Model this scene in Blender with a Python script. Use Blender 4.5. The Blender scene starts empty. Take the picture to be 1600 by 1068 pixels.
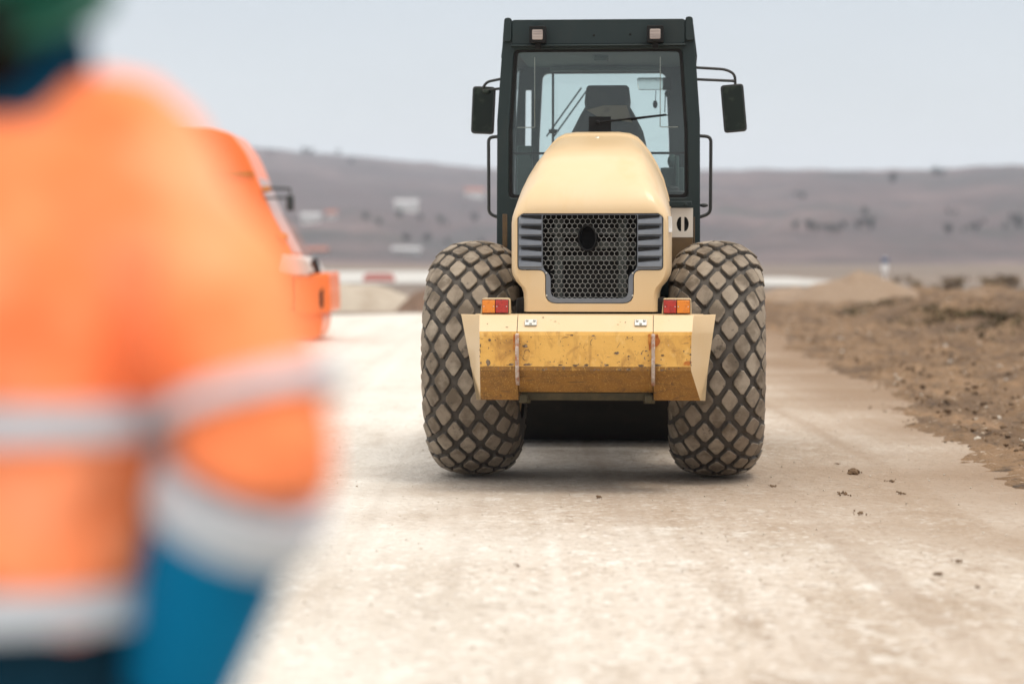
import bpy, bmesh, math, random
import numpy as np
from mathutils import Vector, Matrix, Euler, noise
R = math.radians
random.seed(7)
scene = bpy.context.scene
COL = scene.collection

# ------------------------------------------------------------------ camera
CAM_Z = 1.45
FPX = 1600 * 85 / 36.0
cam = bpy.data.objects.new('camera', bpy.data.cameras.new('camera'))
COL.objects.link(cam)
cam.location = (0, 0, CAM_Z)
cam.rotation_euler = (R(90 - 2.03), 0, 0)
cam.data.lens = 85
cam.data.sensor_width = 36
cam.data.clip_end = 12000
cam.data.dof.use_dof = True
cam.data.dof.focus_distance = 15.2
cam.data.dof.aperture_fstop = 1.3
scene.camera = cam

# ------------------------------------------------------------------ world, sun, exposure
SUN_EL, SUN_AZ = R(70), R(128)      # azimuth clockwise from +Y
w = bpy.data.worlds.new('World'); scene.world = w; w.use_nodes = True
nt = w.node_tree; nt.nodes.clear()
def wn(t, **k):
    n = nt.nodes.new(t)
    for a, b in k.items(): setattr(n, a, b)
    return n
sky = wn('ShaderNodeTexSky', sky_type='NISHITA', sun_disc=False, sun_elevation=SUN_EL, sun_rotation=SUN_AZ,
         air_density=1.0, dust_density=3.0, ozone_density=1.0)
bg1 = wn('ShaderNodeBackground'); bg1.inputs[1].default_value = 0.06
nt.links.new(sky.outputs[0], bg1.inputs[0])
tc = wn('ShaderNodeTexCoord'); sep = wn('ShaderNodeSeparateXYZ')
nt.links.new(tc.outputs['Generated'], sep.inputs[0])
ramp = wn('ShaderNodeValToRGB')            # overcast sky: brighter towards the zenith
cr = ramp.color_ramp
cr.elements[0].position = 0.0; cr.elements[0].color = (0.318, 0.342, 0.345, 1)
cr.elements[1].position = 1.0; cr.elements[1].color = (0.74, 0.712, 0.672, 1)
for p, c in ((0.05, (0.298, 0.321, 0.328)), (0.11, (0.256, 0.280, 0.300)), (0.22, (0.36, 0.365, 0.362)), (0.45, (0.52, 0.505, 0.48))):
    e = cr.elements.new(p); e.color = c + (1,)
nt.links.new(sep.outputs[2], ramp.inputs[0])
cn = wn('ShaderNodeTexNoise'); cn.inputs['Scale'].default_value = 2.2; cn.inputs['Detail'].default_value = 5
mp = wn('ShaderNodeMapping'); mp.inputs['Scale'].default_value = (1, 1, 3.5)
nt.links.new(tc.outputs['Generated'], mp.inputs[0]); nt.links.new(mp.outputs[0], cn.inputs[0])
mr = wn('ShaderNodeMapRange'); mr.inputs[1].default_value = 0.3; mr.inputs[2].default_value = 0.7
mr.inputs[3].default_value = 0.94; mr.inputs[4].default_value = 1.06
nt.links.new(cn.outputs[0], mr.inputs[0])
mul = wn('ShaderNodeVectorMath', operation='SCALE')
nt.links.new(ramp.outputs[0], mul.inputs[0]); nt.links.new(mr.outputs[0], mul.inputs['Scale'])
bg2 = wn('ShaderNodeBackground'); bg2.inputs[1].default_value = 1.0
nt.links.new(mul.outputs[0], bg2.inputs[0])
mix = wn('ShaderNodeMixShader'); mix.inputs[0].default_value = 0.9
nt.links.new(bg1.outputs[0], mix.inputs[1]); nt.links.new(bg2.outputs[0], mix.inputs[2])
wo = wn('ShaderNodeOutputWorld'); nt.links.new(mix.outputs[0], wo.inputs[0])

sun = bpy.data.objects.new('sun', bpy.data.lights.new('sun', 'SUN'))
COL.objects.link(sun)
sun.data.energy = 0.7; sun.data.angle = R(22); sun.data.color = (1.0, 0.93, 0.82)
sdir = Vector((math.sin(SUN_AZ) * math.cos(SUN_EL), math.cos(SUN_AZ) * math.cos(SUN_EL), math.sin(SUN_EL)))
sun.rotation_euler = sdir.to_track_quat('Z', 'Y').to_euler()
sun.location = (0, -20, 40)

scene.view_settings.view_transform = 'Standard'
scene.view_settings.look = 'None'
scene.view_settings.exposure = 1.42
scene.view_settings.gamma = 1
scene.cycles.volume_bounces = 1
scene.cycles.max_bounces = 8
scene.cycles.transparent_max_bounces = 16

# ------------------------------------------------------------------ materials
def mat(name, base, rough=0.6, metal=0.0, layers=(), bump=(), coat=0.0, spec=0.5, rvar=0.0):
    """layers: (colour, scale xyz or number, lo, hi, strength, detail)  ->  noise masks mixed over the base colour
       bump: (scale, strength, distance)"""
    m = bpy.data.materials.new(name); m.use_nodes = True
    t = m.node_tree; N = t.nodes; L = t.links
    p = N['Principled BSDF']
    p.inputs['Roughness'].default_value = rough
    p.inputs['Metallic'].default_value = metal
    p.inputs['Coat Weight'].default_value = coat
    p.inputs['Coat Roughness'].default_value = 0.15
    p.inputs['Specular IOR Level'].default_value = spec
    co = N.new('ShaderNodeTexCoord')
    def mapped(scale, off):
        mpn = N.new('ShaderNodeMapping')
        if not isinstance(scale, (tuple, list)): scale = (scale,) * 3
        mpn.inputs['Scale'].default_value = scale; mpn.inputs['Location'].default_value = (off, off * .7, off * 1.3)
        L.new(co.outputs['Object'], mpn.inputs[0]); return mpn.outputs[0]
    rgb = N.new('ShaderNodeRGB'); rgb.outputs[0].default_value = tuple(base) + (1,)
    cur = rgb.outputs[0]; first_mask = None
    for i, ly in enumerate(layers):
        colr, sc, lo, hi, st, det = ly[:6]
        nn = N.new('ShaderNodeTexNoise'); nn.inputs['Scale'].default_value = 1; nn.inputs['Detail'].default_value = det
        nn.inputs['Roughness'].default_value = 0.6
        nn.inputs['Distortion'].default_value = ly[6] if len(ly) > 6 else 0
        L.new(mapped(sc, i * 3.7 + 1), nn.inputs['Vector'])
        r = N.new('ShaderNodeMapRange'); r.inputs[1].default_value = lo; r.inputs[2].default_value = hi
        r.inputs[3].default_value = 0; r.inputs[4].default_value = st
        L.new(nn.outputs[0], r.inputs[0])
        mx = N.new('ShaderNodeMix'); mx.data_type = 'RGBA'
        L.new(r.outputs[0], mx.inputs[0]); L.new(cur, mx.inputs[6]); mx.inputs[7].default_value = tuple(colr) + (1,)
        cur = mx.outputs[2]
        if first_mask is None: first_mask = r.outputs[0]
    L.new(cur, p.inputs['Base Color'])
    if rvar and first_mask is not None:
        r = N.new('ShaderNodeMapRange'); r.inputs[3].default_value = rough; r.inputs[4].default_value = min(1, rough + rvar)
        L.new(first_mask, r.inputs[0]); L.new(r.outputs[0], p.inputs['Roughness'])
    prev = None
    for i, (sc, st, di) in enumerate(bump):
        nn = N.new('ShaderNodeTexNoise'); nn.inputs['Scale'].default_value = 1; nn.inputs['Detail'].default_value = 6
        L.new(mapped(sc, 11 + i), nn.inputs['Vector'])
        b = N.new('ShaderNodeBump'); b.inputs['Strength'].default_value = st; b.inputs['Distance'].default_value = di
        L.new(nn.outputs[0], b.inputs['Height'])
        if prev: L.new(prev, b.inputs['Normal'])
        prev = b.outputs[0]
    if prev: L.new(prev, p.inputs['Normal'])
    return m

def glass(name, tint, gloss=0.07):
    m = bpy.data.materials.new(name); m.use_nodes = True
    t = m.node_tree; N = t.nodes; L = t.links
    N.remove(N['Principled BSDF'])
    tr = N.new('ShaderNodeBsdfTransparent'); tr.inputs[0].default_value = tuple(tint) + (1,)
    gl = N.new('ShaderNodeBsdfGlossy'); gl.inputs['Roughness'].default_value = 0.03
    fr = N.new('ShaderNodeFresnel'); fr.inputs[0].default_value = 1.5
    co = N.new('ShaderNodeTexCoord'); nn = N.new('ShaderNodeTexNoise'); nn.inputs['Scale'].default_value = 3
    L.new(co.outputs['Object'], nn.inputs[0])
    ad = N.new('ShaderNodeMath'); ad.operation = 'MULTIPLY_ADD'; ad.inputs[1].default_value = gloss
    L.new(nn.outputs[0], ad.inputs[0]); L.new(fr.outputs[0], ad.inputs[2])
    mx = N.new('ShaderNodeMixShader')
    L.new(ad.outputs[0], mx.inputs[0]); L.new(tr.outputs[0], mx.inputs[1]); L.new(gl.outputs[0], mx.inputs[2])
    L.new(mx.outputs[0], N['Material Output'].inputs[0])
    return m

M = {}
M['paint'] = mat('faded yellow paint', (0.62, 0.448, 0.25), 0.42, coat=0.25,
    layers=[((0.65, 0.50, 0.325), 2.2, .40, .75, .6, 4), ((0.58, 0.36, 0.13), (5, 5, 1.2), .56, .8, .4, 6), ((.45, .28, .12), 22, .68, .78, .5, 4)], rvar=.2)
M['bumper'] = mat('dirty yellow bumper paint', (0.70, 0.395, 0.09), 0.5,
    layers=[((0.54, 0.265, 0.045), 3.0, .44, .66, .75, 7), ((0.36, 0.17, 0.035), (8, 8, 5), .54, .68, .8, 8, 1.0), ((0.24, 0.115, 0.03), (16, 16, 2.2), .58, .72, .5, 6), ((0.17, 0.085, 0.035), (4, 45, 45), .64, .67, .7, 4, 2.5), ((0.78, 0.50, 0.17), (20, 20, 12), .60, .70, .5, 5),
            ((0.16, 0.085, 0.04), (14, 14, 30), .64, .69, .8, 6, 2.0), ((.66, .56, .42), (26, 26, 40), .70, .74, .7, 5, 1)], bump=[(5, .35, .03), (30, .15, .01)], rvar=.3)
M['bumper_low'] = mat('muddy lower bumper paint', (0.30, 0.142, 0.027), 0.65,
    layers=[((0.19, 0.092, 0.022), (7, 7, 9), .45, .65, .8, 8, 1.2), ((0.56, 0.31, 0.06), (30, 30, 16), .58, .68, .7, 6, 2.5), ((0.60, 0.36, 0.09), (55, 55, 8), .60, .65, .7, 3, 3.0), ((0.09, 0.05, 0.025), (3, 40, 40), .62, .66, .7, 4, 2.0),
            ((0.10, 0.055, 0.03), (16, 16, 24), .63, .68, .8, 6, 2.0)], bump=[(5, .4, .03), (24, .25, .01)])
M['rust'] = mat('rusty worn steel', (0.42, 0.33, 0.27), 0.6, 0.2,
    layers=[((0.34, 0.10, 0.03), 16, .45, .6, .9, 5), ((0.60, 0.52, 0.46), 30, .55, .65, .8, 4)])
M['rust_stain'] = mat('rust stain', (0.42, 0.12, 0.02), 0.8, layers=[((.60, .28, .05), 25, .45, .65, .8, 5)])
M['chip'] = mat('bare chipped steel', (0.12, 0.075, 0.04), 0.7, layers=[((.35, .26, .18), 40, .5, .65, .7, 4)])
M['steel'] = mat('galvanised bracket steel', (0.50, 0.50, 0.47), 0.45, 0.6, layers=[((.35, .33, .3), 40, .5, .7, .7, 4)])
M['cab'] = mat('dark slate cab paint', (0.0130, 0.0240, 0.0260), 0.5, spec=.3, layers=[((.032, .036, .034), (4, 4, 1.5), .5, .75, .6, 6)], rvar=.25)
M['cab_in'] = mat('cab interior trim', (0.036, 0.072, 0.068), 0.8, layers=[((.05, .085, .08), 8, .5, .7, .5, 4)])
M['black'] = mat('black rubber seal', (0.009, 0.009, 0.0095), 0.7, spec=.2, layers=[((.02, .02, .02), 12, .5, .7, .5, 4)])
M['olive'] = mat('olive grimed steel', (0.040, 0.031, 0.012), 0.8, layers=[((.07, .05, .02), 12, .45, .65, .7, 5)])
M['mirror_glass'] = mat('bright mirror glass', (0.8, 0.82, 0.82), 0.08, 1.0, layers=[((.7, .7, .7), 4, .45, .7, .4, 3)])
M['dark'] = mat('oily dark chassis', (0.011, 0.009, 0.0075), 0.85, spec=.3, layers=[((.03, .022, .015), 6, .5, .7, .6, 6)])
M['tube'] = mat('black tube paint', (0.018, 0.020, 0.020), 0.45, layers=[((.05, .045, .04), 14, .55, .7, .5, 4)])
M['grille'] = mat('blue grey grille plastic', (0.125, 0.14, 0.168), 0.5, layers=[((.18, .195, .215), 6, .45, .7, .6, 5), ((.12, .11, .11), 25, .6, .75, .5, 5)])
M['wire'] = mat('grille mesh wire', (0.27, 0.27, 0.26), 0.6, 0.0, layers=[((.15, .14, .12), 9, .5, .65, .7, 4)])
M['radiator'] = mat('dark radiator core', (0.006, 0.005, 0.005), 0.9, layers=[((.013, .011, .01), (3, 3, 60), .5, .6, .6, 3)])
M['radpost'] = mat('radiator side post', (0.05, 0.058, 0.055), 0.7, layers=[((.015, .015, .013), 18, .45, .65, .8, 5)])
M['tread'] = mat('dusty tread rubber', (0.235, 0.190, 0.144), 0.9,
    layers=[((0.105, 0.080, 0.056), 6, .43, .60, .85, 6), ((0.37, 0.315, 0.25), 5, .50, .68, .75, 6), ((.045, .037, .03), 17, .63, .72, .8, 5)], bump=[(60, .25, .006)])
M['groove'] = mat('dark tyre groove rubber', (0.075, 0.065, 0.056), 0.9,
    layers=[((0.115, 0.098, 0.080), 4, .45, .7, .7, 5), ((.035, .032, .03), 12, .55, .7, .6, 4)], bump=[(50, .2, .005)])
M['rim'] = mat('yellow wheel rim', (0.55, 0.32, 0.07), 0.5, layers=[((.2, .13, .06), 8, .5, .7, .8, 5)])
M['lens_red'] = mat('red lamp lens', (0.42, 0.022, 0.012), 0.25, coat=.4, layers=[((.20, .012, .008), (60, 60, 60), .5, .6, .6, 2)])
M['lens_amber'] = mat('amber lamp lens', (0.72, 0.22, 0.012), 0.25, coat=.4, layers=[((.48, .13, .01), (60, 60, 60), .5, .6, .5, 2)])
M['lens_clear'] = mat('clear work lamp lens', (0.36, 0.30, 0.27), 0.25, coat=.4, layers=[((.22, .18, .17), (6, 6, 90), .5, .6, .7, 2)])
M['mirror'] = mat('dark mirror face', (0.012, 0.018, 0.015), 0.25, spec=.2, layers=[((.05, .065, .045), 9, .5, .65, .7, 3)])
M['white_panel'] = mat('whitewashed steel guard', (0.56, 0.53, 0.49), 0.55, layers=[((.36, .27, .18), (6, 6, 3), .55, .72, .7, 6), ((.2, .12, .06), 26, .66, .72, .7, 4)])
M['mud'] = mat('brown muddy steel', (0.105, 0.062, 0.024), 0.7, layers=[((.07, .045, .025), 9, .45, .65, .8, 5)])
M['sticker'] = mat('worn white reflective sticker', (0.72, 0.73, 0.74), 0.35, layers=[((.5, .45, .38), (40, 40, 8), .5, .65, .6, 3)])
M['seat'] = mat('dark seat fabric', (0.022, 0.025, 0.026), 0.9, layers=[((.05, .05, .045), 12, .5, .7, .7, 4)])
M['seat_tan'] = mat('worn tan seat patch', (0.20, 0.155, 0.105), 0.9, layers=[((.1, .08, .06), 12, .5, .7, .7, 4)])
M['glass'] = glass('green tinted cab glass', (0.91, 0.955, 0.95), 0.025)
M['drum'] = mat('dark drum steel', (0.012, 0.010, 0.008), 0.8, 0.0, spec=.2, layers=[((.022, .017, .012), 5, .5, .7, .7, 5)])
# worker
M['hivis'] = mat('fluorescent orange jacket cloth', (1.0, 0.265, 0.095), 0.8, layers=[((0.98, 0.17, 0.034), 5, .47, .7, .7, 4), ((1.0, .40, .22), 4, .46, .64, .7, 3)], bump=[(9, .5, .03)])
M['band'] = mat('silver reflective tape', (0.49, 0.54, 0.60), 0.5, layers=[((.41, .45, .51), 20, .45, .65, .6, 3)])
M['navy'] = mat('navy blue work cloth', (0.000, 0.150, 0.320), 0.85, spec=.1, layers=[((.000, .10, .22), 8, .45, .7, .6, 4)], bump=[(10, .4, .02)])
M['navy_dark'] = mat('dark navy trouser cloth', (0.002, 0.026, 0.048), 0.9, spec=.15, layers=[((.002, .018, .034), 8, .45, .7, .6, 4)])
M['navy_mid'] = mat('dark blue collar cloth', (0.001, 0.052, 0.11), 0.9, spec=.1, layers=[((.001, .035, .07), 9, .45, .7, .6, 4)])
M['helmet'] = mat('green hard hat plastic', (0.002, 0.062, 0.038), 0.5, spec=.2, layers=[((.001, .038, .024), 6, .45, .7, .6, 3)])
M['hair'] = mat('dark hair', (0.004, 0.003, 0.003), 0.8, spec=.1, layers=[((.012, .009, .008), 60, .5, .65, .6, 3)])
M['skin'] = mat('skin', (0.42, 0.22, 0.14), 0.6, layers=[((.36, .17, .11), 14, .45, .7, .6, 4)])
M['boot'] = mat('dusty black boot leather', (0.03, 0.026, 0.022), 0.7, layers=[((.2, .17, .13), 9, .5, .7, .7, 5)])
# orange truck
M['orange'] = mat('orange vehicle paint', (0.86, 0.17, 0.022), 0.4, coat=.3, layers=[((.72, .14, .02), 3, .45, .7, .5, 5), ((.4, .16, .06), 9, .62, .75, .5, 5)])
M['tglass'] = mat('dusty reddish windscreen', (0.36, 0.22, 0.20), 0.3, layers=[((.5, .45, .44), 2, .45, .7, .6, 3)])
M['grey_paint'] = mat('pale grey fender paint', (0.50, 0.51, 0.50), 0.45, layers=[((.4, .38, .35), 3, .45, .7, .6, 4)])
# setting
M['soil'] = mat('brown clod soil', (0.190, 0.112, 0.055), 0.95,
    layers=[((0.078, 0.042, 0.018), (1.0, .35, 1), .42, .60, .85, 8), ((0.26, 0.155, 0.08), (2.2, 1.1, 2), .50, .70, .8, 8), ((0.42, 0.33, 0.24), 13, .62, .68, .8, 5), ((.040, .024, .013), (5, 3.5, 5), .57, .68, .85, 8)],
    bump=[(5, .9, .12), (22, .7, .05)])
M['field'] = mat('dry brown plain', (0.17, 0.125, 0.095), 0.95,
    layers=[((0.105, 0.085, 0.07), (.012, .03, 1), .42, .62, .8, 6), ((0.24, 0.185, 0.145), (.04, .08, 1), .52, .72, .7, 6), ((.10, .09, .06), (.15, .3, 1), .60, .72, .7, 5)])
M['hill'] = mat('dry grass hillside', (0.060, 0.043, 0.046), 0.95,
    layers=[((0.130, 0.090, 0.088), (.011, .006, .03), .46, .62, .85, 7, 1), ((0.028, 0.031, 0.033), (.008, .007, .03), .50, .62, .85, 8, 2), ((.024, .030, .024), (.022, .016, .03), .60, .68, .8, 6)])
M['gravel'] = mat('grey beige gravel', (0.40, 0.345, 0.28), 0.95, layers=[((.30, .24, .18), 1.2, .42, .65, .7, 7), ((.55, .50, .43), 14, .56, .70, .7, 5)], bump=[(16, .8, .05)])
M['sandheap'] = mat('tan sandy earth', (0.24, 0.170, 0.115), 0.95, layers=[((.23, .155, .10), 1.0, .42, .62, .7, 7), ((.42, .34, .26), 9, .56, .70, .6, 5)], bump=[(10, .8, .06)])
M['darkheap'] = mat('dark brown earth', (0.17, 0.105, 0.07), 0.95, layers=[((.1, .06, .04), 2, .42, .62, .7, 7)], bump=[(10, .8, .06)])
M['pale'] = mat('pale limestone bed', (0.42, 0.415, 0.40), 0.9, layers=[((.42, .39, .35), (.2, .5, 1), .45, .65, .7, 6)])
M['plaster'] = mat('white house plaster', (0.72, 0.72, 0.70), 0.9, layers=[((.6, .58, .55), .6, .45, .7, .5, 4)])
M['rooftile'] = mat('red roof tile', (0.36, 0.13, 0.085), 0.85, layers=[((.25, .1, .07), 2, .45, .7, .6, 4)])
M['greyroof'] = mat('grey sheet roof', (0.42, 0.42, 0.43), 0.6, layers=[((.34, .33, .33), 1, .45, .7, .6, 4)])
M['pane'] = mat('dark window pane', (0.05, 0.06, 0.07), 0.2, layers=[((.08, .09, .1), 2, .45, .7, .6, 4)])
M['leaf'] = mat('dark tree foliage', (0.026, 0.046, 0.042), 0.9, layers=[((.06, .07, .035), .6, .42, .65, .8, 4), ((.02, .03, .018), 1.7, .5, .7, .7, 4)])
M['dryleaf'] = mat('dry brown shrub leaves', (0.20, 0.135, 0.08), 0.9, layers=[((.08, .075, .035), 3, .42, .65, .8, 4)])
M['weed'] = mat('dark dry weeds', (0.085, 0.060, 0.022), 0.95, layers=[((.04, .032, .012), 1.2, .42, .62, .8, 4)])
M['bark'] = mat('brown bark', (0.09, 0.065, 0.045), 0.9, layers=[((.05, .035, .025), 6, .45, .65, .8, 5)])
M['red'] = mat('faded red barrier', (0.42, 0.15, 0.13), 0.6, layers=[((.6, .5, .48), (2, 2, 2), .55, .6, .8, 2)])
M['blue'] = mat('blue marker paint', (0.06, 0.10, 0.19), 0.5, layers=[((.04, .09, .25), 5, .45, .7, .6, 3)])
M['white'] = mat('white marker paint', (0.75, 0.76, 0.78), 0.5, layers=[((.6, .6, .6), 5, .45, .7, .6, 3)])
M['clod'] = mat('dark damp soil clod', (0.15, 0.090, 0.048), 0.95, layers=[((.07, .045, .025), 20, .45, .65, .8, 5), ((.26, .18, .11), 35, .55, .7, .7, 4)], bump=[(40, .6, .01)])
M['stone'] = mat('pale limestone chip', (0.46, 0.40, 0.33), 0.9, layers=[((.34, .27, .2), 3, .4, .65, .8, 4), ((.6, .57, .52), 7, .5, .65, .7, 4)])

# gravel road: pale on the left, tanner to the right, long faint wheel lanes
def road_material():
    m = mat('pale compacted gravel', (0.485, 0.418, 0.352), 0.92,
        layers=[((0.555, 0.515, 0.455), (.30, .16, 1), .42, .62, .75, 7), ((0.32, 0.245, 0.175), (1.3, .30, 1), .47, .66, .75, 9),
                ((0.63, 0.60, 0.55), (5, 2.6, 1), .56, .68, .80, 8), ((0.26, 0.19, 0.13), (3.6, 1.6, 1), .57, .72, .75, 9),
                ((0.24, 0.175, 0.125), (16, 14, 1), .55, .68, .75, 4), ((.72, .69, .65), (20, 18, 1), .56, .66, .75, 4), ((0.27, 0.20, 0.145), (2.6, .05, 1), .52, .66, .6, 3), ((.64, .60, .55), (2.2, .04, 1), .52, .68, .6, 3), ((0.17, 0.12, 0.08), (30, 20, 1), .60, .68, .7, 3)],
        bump=[((11, 9, 1), .8, .04), ((40, 26, 1), .6, .02)])
    t = m.node_tree; N = t.nodes; L = t.links
    p = N['Principled BSDF']; src = p.inputs['Base Color'].links[0].from_socket
    co = N.new('ShaderNodeTexCoord'); sp = N.new('ShaderNodeSeparateXYZ'); L.new(co.outputs['Object'], sp.inputs[0])
    nn = N.new('ShaderNodeTexNoise'); nn.inputs['Scale'].default_value = .35; nn.inputs['Detail'].default_value = 5
    L.new(co.outputs['Object'], nn.inputs[0])
    ad = N.new('ShaderNodeMath'); ad.operation = 'MULTIPLY_ADD'; ad.inputs[1].default_value = 4.0
    L.new(nn.outputs[0], ad.inputs[0]); L.new(sp.outputs[0], ad.inputs[2])
    def side(lo, hi, a, b, colr):
        nonlocal src
        r = N.new('ShaderNodeMapRange'); r.interpolation_type = 'SMOOTHSTEP'
        for k, v in enumerate((lo, hi, a, b)): r.inputs[k + 1].default_value = v
        L.new(ad.outputs[0], r.inputs[0])
        mx = N.new('ShaderNodeMix'); mx.data_type = 'RGBA'
        L.new(r.outputs[0], mx.inputs[0]); L.new(src, mx.inputs[6]); mx.inputs[7].default_value = tuple(colr) + (1,)
        src = mx.outputs[2]
    side(0.2, 3.2, .60, 0, (0.63, 0.605, 0.56))       # limestone dust
    side(2.6, 5.5, 0, .80, (0.27, 0.190, 0.125)); side(4.6, 6.2, 0, .85, (0.19, 0.115, 0.06))      # soil worked into the edge
    # brown dirt round the roller, with its ground shade painted into the same tint
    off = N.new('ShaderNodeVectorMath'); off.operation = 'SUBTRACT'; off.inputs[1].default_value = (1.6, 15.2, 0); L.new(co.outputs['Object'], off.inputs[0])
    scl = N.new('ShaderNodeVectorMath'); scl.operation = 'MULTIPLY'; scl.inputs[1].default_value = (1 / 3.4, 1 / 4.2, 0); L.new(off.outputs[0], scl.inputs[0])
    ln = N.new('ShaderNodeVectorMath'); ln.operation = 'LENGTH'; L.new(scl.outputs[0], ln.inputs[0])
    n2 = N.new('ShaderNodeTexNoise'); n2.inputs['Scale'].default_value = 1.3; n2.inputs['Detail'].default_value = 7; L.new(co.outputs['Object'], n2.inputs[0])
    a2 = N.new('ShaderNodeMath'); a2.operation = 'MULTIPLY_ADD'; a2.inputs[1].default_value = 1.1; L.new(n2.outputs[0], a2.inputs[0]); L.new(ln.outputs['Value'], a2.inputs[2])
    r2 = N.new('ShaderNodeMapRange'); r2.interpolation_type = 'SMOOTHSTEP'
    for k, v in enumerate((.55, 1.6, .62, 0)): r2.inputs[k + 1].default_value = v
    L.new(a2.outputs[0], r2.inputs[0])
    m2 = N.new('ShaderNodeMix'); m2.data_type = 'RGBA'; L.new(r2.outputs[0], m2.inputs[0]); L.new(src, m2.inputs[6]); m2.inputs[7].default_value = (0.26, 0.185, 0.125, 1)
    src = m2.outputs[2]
    L.new(src, p.inputs['Base Color'])
    return m
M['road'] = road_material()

# ------------------------------------------------------------------ mesh helpers
class MB:
    def __init__(s): s.bm = bmesh.new(); s.mi = 0
    def face(s, vs, smooth=False):
        try:
            f = s.bm.faces.new(vs); f.material_index = s.mi; f.smooth = smooth; return f
        except ValueError: return None
    def v(s, p): return s.bm.verts.new(p)
    def box(s, c, d, rot=None):
        mtx = Matrix.Translation(c) @ (Euler(rot).to_matrix().to_4x4() if rot else Matrix())
        vs = [s.v(mtx @ Vector((x * d[0] / 2, y * d[1] / 2, z * d[2] / 2))) for x in (-1, 1) for y in (-1, 1) for z in (-1, 1)]
        for q in ((0, 1, 3, 2), (4, 6, 7, 5), (0, 4, 5, 1), (2, 3, 7, 6), (0, 2, 6, 4), (1, 5, 7, 3)): s.face([vs[i] for i in q])
        return s
    def prism(s, pts, ax, a, b):
        """polygon in the plane normal to axis ax (x: (y,z), y: (x,z), z: (x,y)), extruded a..b"""
        def P(p, t): return {'x': (t, p[0], p[1]), 'y': (p[0], t, p[1]), 'z': (p[0], p[1], t)}[ax]
        A = [s.v(P(p, a)) for p in pts]; B = [s.v(P(p, b)) for p in pts]
        s.face(A[::-1]); s.face(B)
        n = len(pts)
        for i in range(n): s.face([A[i], A[(i + 1) % n], B[(i + 1) % n], B[i]])
        return s
    def rings(s, rings, closed=True, cap=(True, True), smooth=True):
        V = [[s.v(p) for p in r] for r in rings]; n = len(V[0])
        for a, b in zip(V, V[1:]):
            for i in range(n if closed else n - 1):
                j = (i + 1) % n; s.face([a[i], a[j], b[j], b[i]], smooth)
        if closed and cap[0]: s.face(V[0][::-1])
        if closed and cap[1]: s.face(V[-1])
        return V
    def tube(s, pts, r, n=10, fil=0.0, closed=False):
        pts = [Vector(p) for p in pts]
        if fil: pts = fillet3(pts, fil)
        rs = r if isinstance(r, (list, tuple)) else [r] * len(pts)
        prev = None; out = []
        for i, p in enumerate(pts):
            t = (pts[min(i + 1, len(pts) - 1)] - pts[max(i - 1, 0)]).normalized()
            if prev is None:
                up = Vector((0, 0, 1)) if abs(t.z) < .9 else Vector((1, 0, 0))
                u = t.cross(up).normalized()
            else: u = (prev - t * prev.dot(t)).normalized()
            prev = u; vv = t.cross(u)
            out.append([p + (u * math.cos(k * 2 * math.pi / n) + vv * math.sin(k * 2 * math.pi / n)) * rs[i] for k in range(n)])
        s.rings(out); return s
    def ellipsoid(s, c, r, nu=16, nv=10, rot=None, z0=-1.0):
        mtx = Matrix.Translation(c) @ (Euler(rot).to_matrix().to_4x4() if rot else Matrix())
        out = []
        for j in range(nv + 1):
            zz = z0 + (1 - z0) * j / nv
            zz = max(-.9995, min(.9995, math.sin(math.asin(max(-.9995, z0)) + (math.pi / 2 - math.asin(max(-.9995, z0))) * j / nv)))
            q = math.sqrt(1 - zz * zz)
            out.append([mtx @ Vector((r[0] * q * math.cos(2 * math.pi * i / nu), r[1] * q * math.sin(2 * math.pi * i / nu), r[2] * zz)) for i in range(nu)])
        s.rings(out); return s
    def lathe_x(s, prof, n=32):
        """profile of (x, r), turned about the x axis"""
        s.rings([[(x, r * math.cos(2 * math.pi * k / n), r * math.sin(2 * math.pi * k / n)) for k in range(n)] for x, r in prof]); return s
    def plate(s, outer, inner, y0, y1):
        """plate in the xz plane with a hole, front at y0, back at y1"""
        for y in (y0, y1):
            ed = []
            loops = []
            for lp in ([outer] + (inner if isinstance(inner[0], list) else [inner])):
                vs = [s.v((p[0], y, p[1])) for p in lp]; loops.append(vs)
                ed += [s.bm.edges.new((vs[i], vs[(i + 1) % len(vs)])) for i in range(len(vs))]
            r = bmesh.ops.triangle_fill(s.bm, edges=ed, use_beauty=True)
            for g in r['geom']:
                if isinstance(g, bmesh.types.BMFace): g.material_index = s.mi
            if y == y0: L0 = loops
            else: L1 = loops
        for a, b in zip(L0, L1):
            for i in range(len(a)): s.face([a[i], a[(i + 1) % len(a)], b[(i + 1) % len(b)], b[i]])
        return s
    def obj(s, name, mats, parent=None, loc=(0, 0, 0), rot=(0, 0, 0), angle=35, bevel=0.0, seg=2, recalc=True):
        if recalc: bmesh.ops.recalc_face_normals(s.bm, faces=s.bm.faces[:])
        me = bpy.data.meshes.new(name); s.bm.to_mesh(me); s.bm.free()
        for m in (mats if isinstance(mats, (list, tuple)) else [mats]): me.materials.append(M[m])
        if angle:
            me.polygons.foreach_set('use_smooth', [True] * len(me.polygons))
            me.set_sharp_from_angle(angle=R(angle))
        o = bpy.data.objects.new(name, me); COL.objects.link(o)
        o.parent = parent; o.location = loc; o.rotation_euler = rot
        if bevel:
            b = o.modifiers.new('bevel', 'BEVEL'); b.width = bevel; b.segments = seg; b.limit_method = 'ANGLE'; b.angle_limit = R(40)
            b.harden_normals = False
        return o
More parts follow.
